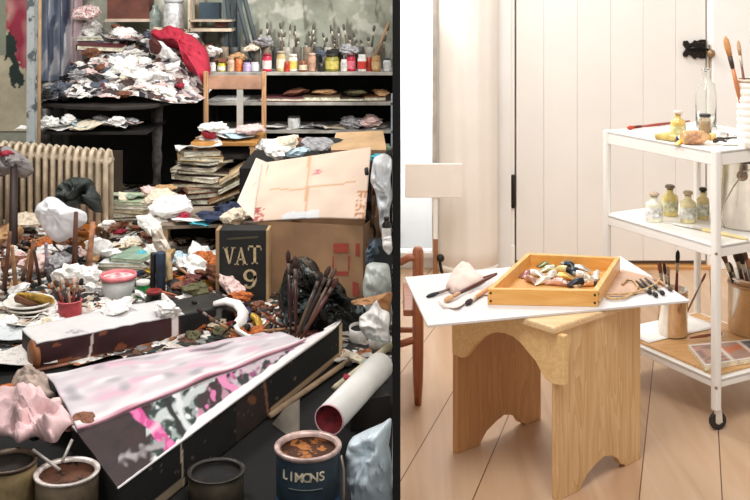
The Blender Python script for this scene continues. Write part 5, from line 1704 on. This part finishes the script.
# dish with ochre lump
q = on(34, 304, .05)
ds = thing('dish', (q.x, q.y, 0), 'stack of white dishes with an ochre sponge on top', 'dish')
for k in range(3):
    MB().lathe([(.05, 0), (.085, .012), (.092, .018), (.088, .02), (.05, .006), (0, .006)], Matrix.Translation((q.x - .01 * k, q.y, .012 + .016 * k)), 28, cap=False).build('plate', mat('EDE8DE', .4, var=.1), ds)
mb = MB()
puff(mb, [at(x, y, q.y - .01) for x, y in [(15, 297), (20, 293), (35, 294), (52, 297), (54, 303), (40, 305), (24, 303)]], (0, -1, .6), .03, amp=.008, freq=20, seed=51)
tag(mb.build('sponge', mat('B08A38', .8, var=.35, scale=20., bump=.4)), 'ochre yellow sponge resting on the white dishes', 'sponge')
mb = MB()
puff(mb, [at(x, y, q.y - .03) for x, y in [(14, 298), (18, 296), (28, 300), (40, 304), (28, 306), (16, 303)]], (0, -1, .6), .02, amp=.005, freq=20, seed=52)
tag(mb.build('dark_rag', PC['brown']), 'dark brown rag beneath the ochre sponge', 'rag')

# ---- long narrow box with painted dark front
L0, L1 = on(36, 372, 0), on(240, 328, 0)
L0.z = L1.z = 0
ld = (L1 - L0).normalized(); ln = V((-ld.y, ld.x, 0))
LH, LD = .088, .17
lb_ = thing('long_box', (L0 + L1) / 2 + ln * LD / 2, 'long narrow box with maroon painted side and white paper lid', 'box')
LL = (L1 - L0).length


def lbc(u, v):
    x, z = u * LL, v
    n = nz(x * 14, v * 2, 6)
    c = V(lin('3C1D20')[:3]) * (1 + .5 * n)
    if u > .68: c = V(lin('15171A')[:3]) * (1 + .6 * n)
    if nz(x * 16, v * 3, 2) > .36 and u < .5: c = V(lin('8A4E36')[:3])
    if v < .16: c = V(lin('7A4A34')[:3]) * (1 + .5 * n)
    if v < .07: c = V(lin('3A1A14')[:3])
    if abs(u - .655) < .016: c = V(lin('F0E4E0')[:3])
    if abs(u - .235 - .02 * v) < .006: c = V(lin('D8C8C0')[:3])
    if u > .84 and nz(x * 20, v * 3, 11) > 0 and v > .3: c = V(lin('6A6C68')[:3])
    return (c.x, c.y, c.z, 1)


def jit(x): return .004 * nz(x * 6, 2)
MB().box(L0 + ld * LL / 2 + ln * (LD / 2 + .004) + V((0, 0, LH / 2)), (LL - .01, LD - .008, LH), rz=math.atan2(ld.y, ld.x)).build('body', mat('2A1C1A', .7), lb_, bevel=.003)
MB().grid(lambda u, v: L0 + ld * LL * u + V((0, 0, .001 + LH * v)) - ln * (.002 + .002 * math.sin(PI * v)), 150, 16, thick=.002, colf=lbc).build('painted_side', vcol('box_paint', .5, .1, 50., .2), lb_)
MB().grid(lambda u, v: L0 + ld * (LL * (.0 + .70 * u)) + ln * (LD * 1.05 * v - .006) + V((0, 0, LH + .004 + .007 * abs(nz(u * 8, v * 4, 3)) + .02 * v * math.sin(u * 2.5) * .4)), 60, 12, thick=.003).build('paper_lid', stained('CAC6C5', '9E9696', 9., .4), lb_)
MB().grid(lambda u, v: L0 + ld * (LL * (.70 + .27 * u)) + ln * (LD * v) + V((0, 0, LH + .002)), 10, 6, thick=.003).build('dark_lid', mat('26241F', .6, var=.5), lb_)
MB().lathe([(.042, 0), (.047, .004), (.047, .014), (.04, .02), (0, .022)], basis(-ld, L0 + ln * .03 + ld * .012 + V((0, 0, .046))), 24, sy=1.0).build('round_end_cap', mat('8A5632', .6, var=.35), lb_)
MB().tube([L0 - ln * .006 + V((0, 0, .006)), L1 - ln * .006 + V((0, 0, .008))], .005, 6).build('edge_bead', mat('C48A74', .5, var=.4, scale=8.), lb_)
# white strap hooked round its end
ps = [at(214, 304, 3.72), at(226, 301, 3.72), at(237, 304, 3.71), at(243, 312, 3.69), at(242, 320, 3.66), at(236, 326, 3.62), at(238, 331, 3.58), at(248, 337, 3.52), at(262, 339, 3.5)]
o = MB().tube(ps, [.016, .022, .026, .026, .022, .017, .015, .014, .008], 10, flat=.55).build('paper_roll_strip', mat('F2EDE9', .6, var=.06))
tag(o, 'white curled paper strip hooked round the end of the long box', 'paper')
tie(at(166, 318, 3.62), .09, 'white', 'c', 'crumpled_paper', 'white wad sitting on the long box above its white strap', 'paper')
tie(at(118, 315, 3.66), .10, 'white', 'c', 'crumpled_paper', 'white wad on the long box in front of the bucket', 'paper', zs=.8)
tie(at(104, 316, 3.70), .13, 'white', 's', 'paper_sheet', 'white folded sheet on the paper lid before the bucket', 'paper', zs=.8)

# ---- white sheet between the two boxes
S00, S10, S11, S01 = on(77, 431, .122), on(306, 341, .122), on(262, 332, .085), on(45, 374, .05)
def shf(u, v):
    p = S00.lerp(S10, u).lerp(S01.lerp(S11, u), v)
    return p + V((0, 0, .02 * math.sin(PI * v) * (1 - .5 * u) + .012 * nz(u * 5, v * 3, 7) + (.006 if v < .1 else 0)))
def mixc(c, h, k):
    return c.lerp(V(lin(h)[:3]), min(1, max(0, k)))


def shc(u, v):
    n = nz(u * 6, v * 5, 1) + .4 * nz(u * 16, v * 14, 2)
    c = mixc(V(lin('C4BABF')[:3]), 'CFA8B8', n * 2.0)
    c = mixc(c, 'DAD4D7', nz(u * 8, v * 9, 12) * 2)
    m_ = nz(u * 12, v * 12, 21) * .06  # dark grey patches below: shadow painted into the sheet's colour
    if .58 < u < .80: c = mixc(c, '4E4248', 1.4 - abs(v - .7 + m_) * 13 - abs(u - .69) * 8)
    if .2 < u < .5: c = mixc(c, '8A7C82', .8 - abs(v - .82 + m_) * 14 - abs(u - .35) * 4)
    c = mixc(c, 'A09AA0', (nz(u * 11, v * 7, 5) - .22) * 2.4)
    c = mixc(c, 'DDD8D9', (.13 - v) * 30)
    c = mixc(c, 'B8808E', (.035 + .02 * nz(u * 9, 2) - v) * 60)
    return (c.x, c.y, c.z, 1)


o = MB().grid(shf, 90, 40, thick=.004, colf=shc).build('paper_sheet', vcol('sheet_paint', .6, .15, 16., .1))
tag(o, 'large pink stained white sheet spread between the long box and the black crate', 'paper')

# ---- big black crate with painted canvas lid
ZB2 = .115
c_fr, c_fl, c_bl, c_br = on(341, 323, ZB2), on(118, 490, ZB2), on(72, 427, ZB2), on(306, 340, ZB2)
kb = thing('flat_crate', (c_fr + c_bl) / 2 * 1.0, 'big flat black crate with a painted canvas lid of pink bands lying across the floor', 'crate')
off[kb.name] = V(kb.location)


def lidf(u, v):
    return c_fl.lerp(c_fr, u).lerp(c_bl.lerp(c_br, u), v) + V((0, 0, .003 + .003 * nz(u * 6, v * 3)))


def seg(px, py, x0, y0, x1, y1):
    dx, dy = x1 - x0, y1 - y0
    t_ = ((px - x0) * dx + (py - y0) * dy) / (dx * dx + dy * dy)
    return t_, abs((px - x0) * dy - (py - y0) * dx) / math.hypot(dx, dy)


def lidc(u, v):
    p = lidf(u, v)
    px, py = proj(p)
    jx, jy = px + 5 * nz(px / 14, py / 14, 31), py + 5 * nz(px / 14, py / 14, 32)
    n, n2 = nz(px / 11, py / 11, 1) + .3 * nz(px / 4, py / 4, 2), nz(px / 7, py / 7, 4)
    c = mixc(V(lin('2C171B')[:3]), '120C0E', n * 1.6)
    k = (jx - 150) / 4
    if k > 0:
        c2 = mixc(V(lin('20302E')[:3]), '8C9694', n * 5)
        c2 = mixc(c2, 'D4D6D6', (n2 - .18) * 5)
        c = c.lerp(c2, min(1, k))
    k = (jx - 196) / 4
    if k > 0:
        c2 = mixc(V(lin('2A181E')[:3]), 'A87E90', (n - .1) * 4)
        c2 = mixc(c2, 'C86A9A', (n2 - .15) * 5)
        c = c.lerp(c2, min(1, k))
    k = (jx - 232) / 4
    if k > 0:
        c2 = mixc(V(lin('1E2426')[:3]), 'B8A8B0', n * 4)
        c = c.lerp(mixc(c2, '8A3A6A', (n2 - .15) * 5), min(1, k))
    if 146 < px < 215:      # pale crossing strokes
        c = mixc(c, 'B4BAB8', (7 - abs(jy - (428 - (jx - 150) * .8))) / 3)
        c = mixc(c, 'C8CCCC', (5 - abs(jx - (178 + (jy - 400) * .3))) / 3)
        c = mixc(c, '10161A', (4 - abs(jx - (166 + (jy - 400) * .5))) / 2)
    t_, d = seg(jx, jy, 128, 402, 173, 450)
    c = mixc(c, 'C04484' if n2 > 0 else 'D26CA0', (6.5 - d) / 1.5)
    if d < 6: c = mixc(c, 'EBC8D4', .8 - abs(t_ - .55) * 10)
    t_, d = seg(jx, jy, 210, 366, 240, 396)
    c = mixc(c, 'D07EA6', (4.5 - d) / 1.5)
    if 118 < px < 165 and py > 425: c = mixc(c, '9A9496', (6 + 6 * n2 - abs(jy - 452 + (jx - 140) * .35)) / 5)
    t_, d = seg(px, py, 72, 427, 306, 340)
    c = mixc(c, 'E2D8DA', (7 * (1 - .5 * t_) - d) / 2)
    t_, d = seg(px, py, 118, 490, 341, 323)
    lim = 2.5 + (7.5 if t_ > .28 else 0) * min(1, max(0, t_ - .28) * 10) - 9 * max(0, t_ - .55)
    c = mixc(c, 'E6E0E0', (lim + 1.5 * n2 - d) / 1.2)
    return (c.x, c.y, c.z, 1)


MB().grid(lidf, 260, 90, thick=.003, colf=lidc).build('canvas_lid', vcol('canvas_paint', .45, .15, 40., .12), kb)
inset = [c_fl, c_fr, c_br, c_bl]


def frf(u, v):
    p = c_fl.lerp(c_fr, u)
    return V((p.x, p.y, ZB2 * v + .001))


def frc(u, v):
    p = frf(u, v)
    px, py = proj(p)
    n = nz(px / 10, py / 10)
    c = V(lin('0A0808')[:3])
    if 236 < px < 268: c = V(lin('2E1F19')[:3]) * (1 + .5 * n)
    if (px - 252) ** 2 + (py - 400) ** 2 < 20: c = V(lin('7A4A2A')[:3])
    if abs(px - 266 - (py - 395) * .12) < 1.2: c = V(lin('8A5A48')[:3])
    if abs(px - 181 - (py - 440) * .05) < 1.0 and py > 440: c = V(lin('B8A890')[:3])
    if v < .2 and (px > 270): c = V(lin('B49878')[:3])
    if v < .22 and px < 183: c = V(lin('8E7E66')[:3])
    if nz(px * .3, py * .3, 3) > .6: c = V(lin('6A5A50')[:3])
    return (c.x, c.y, c.z, 1)


MB().grid(frf, 200, 24, thick=.006, colf=frc).build('front_side', vcol('crate_paint', .85, .1, 50., .15), kb)
ew = mat('0F0D0D', .6)
MB().prism([V((c_fr.x, c_fr.y, .001)), V((c_br.x, c_br.y, .001)), V((c_br.x, c_br.y, ZB2)), V((c_fr.x, c_fr.y, ZB2))], (.004, .001, 0)).build('end_side', mat('C8B088', .7, var=.3), kb)
MB().prism([V((c_fl.x, c_fl.y, .001)), V((c_bl.x, c_bl.y, .001)), V((c_bl.x, c_bl.y, ZB2)), V((c_fl.x, c_fl.y, ZB2))], (.004, .001, 0)).build('end_side', ew, kb)
e0 = V((0, 0, .004))
rr = [c_fl + e0, c_fl.lerp(c_fr, .3) + e0, c_fl.lerp(c_fr, .6) + e0 + V((0, 0, .002)), c_fl.lerp(c_fr, .93) + e0, c_fr + e0, c_fr.lerp(c_br, .5) + e0 + V((.004, 0, 0))]
MB().tube(rr, [.0025, .0035, .006, .008, .009, .006], 8).build('white_edge_strip', mat('EFE9E6', .6, var=.1), kb)
# tan lath, grey card
pa, pb2 = on(357, 355, .010), on(270, 416, .010)
o = MB().tube([pa, pb2], .011, 4).build('lath', mat('A98D70', .7, var=.2))
tag(o, 'tan wooden lath lying along the foot of the black crate', 'lath')
pa, pb2 = on(393, 346, .01), on(335, 388, .01)
pa.x = -.02
o = MB().tube([pa, pb2], [.016, .013], 4).build('lath', mat('D8CBA8', .6, var=.2))
tag(o, 'cream lath lying behind the rolled paper tube', 'lath')
o = MB().prism([on(272, 424, 0), on(298, 443, 0), at(298, 400, 2.9), at(285, 408, 2.93)], (.004, .006, 0)).build('grey_card', mat('8A8072', .8, var=.2))
tag(o, 'triangular grey board propped behind the blue paint tin', 'board')

# ---- rolled paper tube
a_ = at(329, 420, 2.74)
b2 = V((-.047, 3.12, a_.z + .0))
b2.z = at(393, 366, 3.12).z + .0
tb = thing('paper_tube', a_, 'fat roll of white paper with a dark red end resting above the blue paint tin', 'tube')
TR = .040
q_ = basis(b2 - a_, a_)
Lt = (b2 - a_).length
MB().lathe([(TR * .93, 0), (TR, .0), (TR, Lt), (TR * .93, Lt)], q_, 36, cap=False).build('outer_roll', stained('E9E7E2', 'C8B45C', 10., .28, rough=.4, bump=.05), tb)
MB().lathe([(0, .012), (TR * .55, .010), (TR * .93, .003)], q_, 36, cap=False, wob=.05).build('dark_red_end', mat('6A1820', .5, var=.5, scale=40.), tb)
MB().lathe([(TR * .93, 0), (TR * .97, -.002), (TR * 1.02, 0), (TR * 1.01, .004)], q_, 36, cap=False).build('rim', mat('E6B8BC', .5), tb)
# props under the tube
o = MB().box((-.09, 2.98, .04), (.12, .10, .08), rz=.4).build('wooden_block', mat('1C1410', .8))
tag(o, 'dark wooden block under the fat paper roll', 'block')

# ---- blue paint tin in front
Yt = 2.44
pt_ = at(308, 445, Yt)
pt_.z = 0
pth = tin(pt_, .074, .172, '24343F', 'CDB0A8', '4A2C1C', 'blue black paint tin with pale lettering and a crusted rim in front', handle=False, metal=.1, fill=.86)
off[pth.name] = V(pt_)
pth.rotation_euler = (0, 0, 0)
MB().lathe([(.0742, .0), (.0744, .01), (.0744, .058), (.0742, .06)], Matrix.Translation(pt_), 40, cap=False).build('blue_band', stained('34547C', '1E2C36', 20., .5), pth)
for i, chh in enumerate('LIMONS'):
    ang = -PI / 2 + (i - 2.75) * .25 - .05 * (i > 3)
    n_ = V((math.cos(ang), math.sin(ang), 0))
    M = frameM(pt_ + n_ * .0752 + V((0, 0, .127)), V((-n_.y, n_.x, 0)), V((0, 0, 1)))
    text_part(chh, .029, M, mat('CFC4AC', .6, var=.3, scale=60.), pth, 'letter', .0006)
for i, chh in enumerate('PAINT'):
    ang = -PI / 2 + (i - 2.0) * .16
    n_ = V((math.cos(ang), math.sin(ang), 0))
for k in range(7):
    a0 = -PI / 2 + (k - 3.2) * .14
    n_ = V((math.cos(a0), math.sin(a0), 0))
pts = [pt_ + V((.0755 * math.cos(a0), .0755 * math.sin(a0), .1)) for a0 in [-PI / 2 + (k - 6) * .09 for k in range(13)]]
MB().tube(pts, .0016, 5).build('label_line', mat('55605A', .6), pth)
hp = [pt_ + V((.077, -.01, .15)), pt_ + V((.083, -.015, .12)), pt_ + V((.084, -.015, .06)), pt_ + V((.08, -.012, .02))]
MB().tube(hp, .0035, 6).build('handle', mat('A89A90', .4, .5), pth)

# plastic bag in the corner
mb = MB()
puff(mb, [at(x, y, 2.5) for x, y in [(349, 450), (356, 436), (368, 428), (380, 423), (390, 420), (391.5, 450), (391.5, 500), (370, 512), (352, 508), (347, 480)]], (-.2, -1, .4), .06, amp=.02, freq=14, seed=61, rings=9, per=6)
tag(mb.build('plastic_bag', stained('D4E2EA', '6E8C9C', 10., .42, rough=.3)), 'pale blue crumpled plastic bag beside the blue paint tin', 'bag')

# dark pot under the crate edge
tin((at(214, 0, 2.5).x, 2.53, 0), .066, .070, '4E4638', '2E2822', '0E0C0A', 'dull beige tin in the shadow before the black crate')
# pots lower left
tin((at(9, 0, 2.42).x, 2.42, 0), .062, .145, '9A845E', '4A3A2C', '241C16', 'tall tan tin under the pink cloth')
tin((at(67, 0, 2.41).x, 2.41, 0), .070, .125, '7A6A56', 'D0C4BC', '5E3A28', 'wide tin of brown paint with a pale rim beside the tan tin')
mb = MB()
puff(mb, [on(x, y, .165) for x, y in [(-8, 396), (10, 391), (28, 392), (46, 398), (62, 410), (72, 428), (62, 438), (56, 445), (46, 440), (34, 436), (20, 441), (8, 434), (-8, 430)]], (0, -.6, 1), .05, amp=.03, freq=11, seed=71, rings=9, per=6)
tag(mb.build('pink_cloth', mat('D4B2B2', .8, var=.2, scale=9., bump=.3)), 'crumpled pale pink cloth lying over the tins', 'cloth')
mb = MB()
puff(mb, [on(x, y, .04) for x, y in [(12, 392), (16, 378), (26, 370), (40, 374), (50, 384), (55, 396), (40, 398), (24, 398)]], (0, -.6, 1), .05, amp=.02, freq=14, seed=72)
tag(mb.build('canvas_scrap', mat('B09C90', .8, var=.25, bump=.3)), 'crumpled grey brown canvas scrap above the pink cloth', 'cloth')
for px, py, s, c_, k, lab in [(63, 408, .09, 'pale pink', 'c', 'pale pink wad between the pink cloth and the black crate'), (75, 415, .08, 'dark red', 'r', 'dark red rag between the pink cloth and the black crate'), (56, 400, .07, 'near black', 'r', 'black rag above the pink cloth'), (4, 385, .08, 'rust orange', 'r', 'rust orange rag at the edge above the pink cloth'), (84, 438, .08, 'brown', 'r', 'brown rag beside the corner of the black crate'), (40, 446, .12, 'near black', 'r', 'black rag under the pink cloth hem')]:
    p = on(px, py + 5, .06)
    tie(V((p.x, p.y, .04 if py < 425 else .10)), s, c_, k, 'rag' if k == 'r' else 'crumpled_paper', lab, 'rag' if k == 'r' else 'paper')
for i, (x0_, y0_, x1_, y1_) in enumerate([(33, 450, 60, 470), (72, 440, 62, 462)]):
    o = MB().tube([at(x0_, y0_, 2.45), at(x1_, y1_, 2.4)], .004, 6).build('wire', mat('A8A09A', .4, .4))
    tag(o, ['bent pale wire lying over the tan tin', 'second pale wire dangling into the wide tin'][i], 'wire')
# grey sheets at the left of the long box
for i, (px, py, s, c_, lab) in enumerate([(10, 335, .26, stained('C8CCCE', '8A8C90', 12., .45), 'large grey blue paper sheet on the floor beyond the long box'), (16, 358, .24, stained('D8D2CC', '9C9490', 14., .45), 'off white stained sheet left of the round box end'), (32, 322, .18, mat('F0ECE8', .7, var=.08), 'white folded sheet in front of the dishes'), (4, 316, .18, mat('E8E0D6', .7, var=.1), 'cream sheet beside the dishes'), (50, 330, .16, mat('F2EEEC', .7, var=.08), 'bright white sheet tucked behind the long box')]):
    p = on(px, py, .02)
    drop(SH[i], (p.x, p.y, .012), s, c_, 'paper_sheet', lab, 'paper', None, rz=.3 * i, tilt=.06, zs=.7)

# ---- scattered floor rubbish
def scat(n, box, pal, where, smin, smax, kinds=('paper', 'paper', 'sheet', 'rag'), z0_=0.0):
    for i in range(n):
        px = R.uniform(box[0], box[2]); py = R.uniform(box[1], box[3])
        p = on(px, py, .03)
        s = R.uniform(smin, smax)
        p.x = min(p.x, -.035 - s * .6)
        one(R.choice(kinds), (p.x, p.y, max(0, fh(p.x, p.y) - .012) + z0_), s, pick(pal), where, tilt=.4)


scat(46, (0, 236, 104, 270), [('brown', 4), ('rust orange', 1.5), ('white', 2), ('tan', 3), ('near black', 2.5), ('pale pink', 1.5), ('grey', 1.5)], 'piled against the foot of the radiator', .04, .09, z0_=.03)
scat(26, (0, 262, 100, 300), [('brown', 3), ('rust orange', 1.5), ('white', 3), ('tan', 2), ('near black', 1.5), ('pale pink', 1.5), ('grey', 1.5)], 'on the floor before the radiator', .04, .10)
scat(26, (104, 238, 168, 272), [('white', 4), ('cream', 3), ('near black', 2), ('tan', 1.5), ('printed white', 2), ('crimson', .4), ('turquoise', .3), ('brown', 1.5)], 'between the magazine pile and the low bench', .04, .085, z0_=.05)
scat(30, (100, 262, 200, 318), [('white', 4), ('cream', 2), ('near black', 2), ('sage green', .8), ('printed white', 2), ('grey', 1)], 'on the floor behind the long box', .035, .08)
scat(30, (172, 264, 216, 300), [('rust orange', 2), ('brown', 3.5), ('near black', 3), ('white', 4), ('ochre', 1), ('dark red', 1.5), ('olive', 1)], 'in the mound left of the lettered crate', .03, .075, z0_=.03)
scat(70, (172, 304, 285, 334), [('rust orange', 2), ('brown', 3.5), ('near black', 4), ('white', 3), ('cream', 1.5), ('navy blue', .8), ('ochre', 1), ('crimson', .4), ('dark red', 1.5), ('olive', 1)], 'in the litter before the lettered crate', .03, .07)
scat(22, (300, 322, 345, 345), [('near black', 3), ('brown', 2), ('white', 1.5), ('dark red', 1.5), ('grey', 1)], 'behind the black crate', .03, .06)
scat(16, (250, 330, 300, 340), [('near black', 3), ('brown', 2), ('white', 2), ('dark red', 1), ('ochre', .5)], 'beside the curled paper strip', .025, .045)
scat(14, (345, 350, 388, 375), [('near black', 3), ('white', 1.5), ('cream', 1), ('crimson', .5), ('turquoise', .6)], 'behind the fat paper roll', .03, .05)
scat(18, (5, 300, 60, 330), [('white', 4), ('cream', 1), ('grey', 1)], 'around the stacked dishes', .04, .07)
# raised orange brown bundle
for px, py, s, c_, k, lab in [(196, 262, .14, 'white', 'c', 'white wad on the mound beside the lettered crate'), (207, 268, .13, 'rust orange', 'c', 'large rust orange wad beside the lettered crate'), (190, 272, .12, 'white', 'c', 'white wad below the bench front'), (214, 280, .11, 'brown', 'c', 'brown wad against the lettered crate'), (228, 288, .10, 'pale pink', 'c', 'pink wad at the foot of the lettered crate'), (196, 288, .12, 'olive', 'r', 'olive grey rag in the middle of the floor mound'), (240, 296, .10, 'rust orange', 'r', 'rust coloured rag under the numeral of the lettered crate'), (180, 262, .09, 'ice blue', 'c', 'pale blue wad below the bench'), (212, 252, .15, 'white', 's', 'white sheet slanting against the lettered crate'), (176, 286, .1, 'near black', 'r', 'black rag right of the tan stick'), (200, 302, .09, 'navy blue', 'r', 'navy rag behind the dark lid of the long box')]:
    p = on(px, py + 6, .05)
    tie(V((p.x, p.y, .05)), s, c_, k, {'r': 'rag', 'c': 'crumpled_paper', 's': 'paper_sheet'}[k], lab, 'rag' if k == 'r' else 'paper', tilt=.4)
# small pots and tubes among the floor litter
for i, (px, py, r, h_, c1, lab) in enumerate([(176, 300, .022, .06, '1E1E1E', 'small black pot among the litter behind the long box'), (247, 322, .022, .05, 'D8D0C4', 'small pale pot beside the curled paper strip'), (262, 318, .02, .05, '3A2A24', 'small brown pot before the lettered crate'), (272, 328, .02, .045, 'B8443A', 'small red pot before the large carton'), (358, 338, .03, .06, 'E6E2DC', 'white pot with dark opening beside the torn paper'), (379, 342, .035, .06, 'EAE6E0', 'wide white pot with black opening beside the partition'), (312, 326, .018, .04, 'C83A3A', 'tiny red capped pot behind the black crate')]):
    p = on(px, py + 6, 0)
    o = MB().lathe([(r * .9, 0), (r, .004), (r, h_), (r * .9, h_), (r * .88, h_ * .3)], Matrix.Translation((min(p.x, -.05), p.y, fh(p.x, p.y) * .5)) @ Matrix.Rotation(.25 if r > .025 else .1, 4, 'X'), 18, cap=False).lathe([(r * .87, h_ * .82), (0, h_ * .8)], Matrix.Translation((min(p.x, -.05), p.y, fh(p.x, p.y) * .5)) @ Matrix.Rotation(.25 if r > .025 else .1, 4, 'X'), 18, mi=1, cap=False).build('pot', [mat(c1, .5, var=.2, scale=30.), mat('15110F', .8)])  # dark inner disc stands in for the shade inside each pot
    tag(o, lab, 'pot')


# loose brushes, sticks and paint tubes in the rubbish
HB = [('6A3C28', 'brown'), ('2A201C', 'black'), ('A87A54', 'tan'), ('5A2018', 'maroon'), ('D8CCBC', 'white'), ('B4643A', 'orange')]
for i in range(48):
    bx0 = (215, 302, 290, 332) if i < 24 else ((0, 240, 105, 300) if i < 38 else (165, 255, 215, 300))
    px, py = R.uniform(bx0[0], bx0[2]), R.uniform(bx0[1], bx0[3])
    p = on(px, py, .05); p.z = fh(p.x, p.y) + .012
    a0 = R.uniform(0, 2 * PI); L = R.uniform(.10, .2)
    hc, hn = HB[i % 6]
    wh = ['before the lettered crate', 'by the radiator foot', 'left of the lettered crate'][0 if i < 24 else (1 if i < 38 else 2)]
    brush(p, p + V((math.cos(a0) * L, math.sin(a0) * L * .5, R.uniform(.01, .09))), R.uniform(.004, .007), hc, shade(hc, .6), f'{hn} brush lying loose in the litter {wh}', f'{hn} loose brushes {wh}', parts=False, fcol='8A8078')
TC2 = [('D8D4CE', 'silver'), ('C8A040', 'yellow'), ('8A3030', 'red'), ('3A4A6A', 'blue'), ('EFEAE4', 'white')]
for i in range(30):
    bx0 = (170, 300, 285, 328) if i < 16 else (105, 260, 200, 300)
    p = on(R.uniform(bx0[0], bx0[2]), R.uniform(bx0[1], bx0[3]), .05); p.z = fh(p.x, p.y) + .006
    tc, tn = TC2[i % 5]
    wh = 'before the lettered crate' if i < 16 else 'behind the long box'
    tubeobj(p, R.uniform(.06, .09), R.uniform(0, 6.28), tc, '2A2624', f'{tn} paint tube squeezed flat in the litter {wh}', f'{tn} paint tubes {wh}', tilt=R.uniform(-.3, .1))
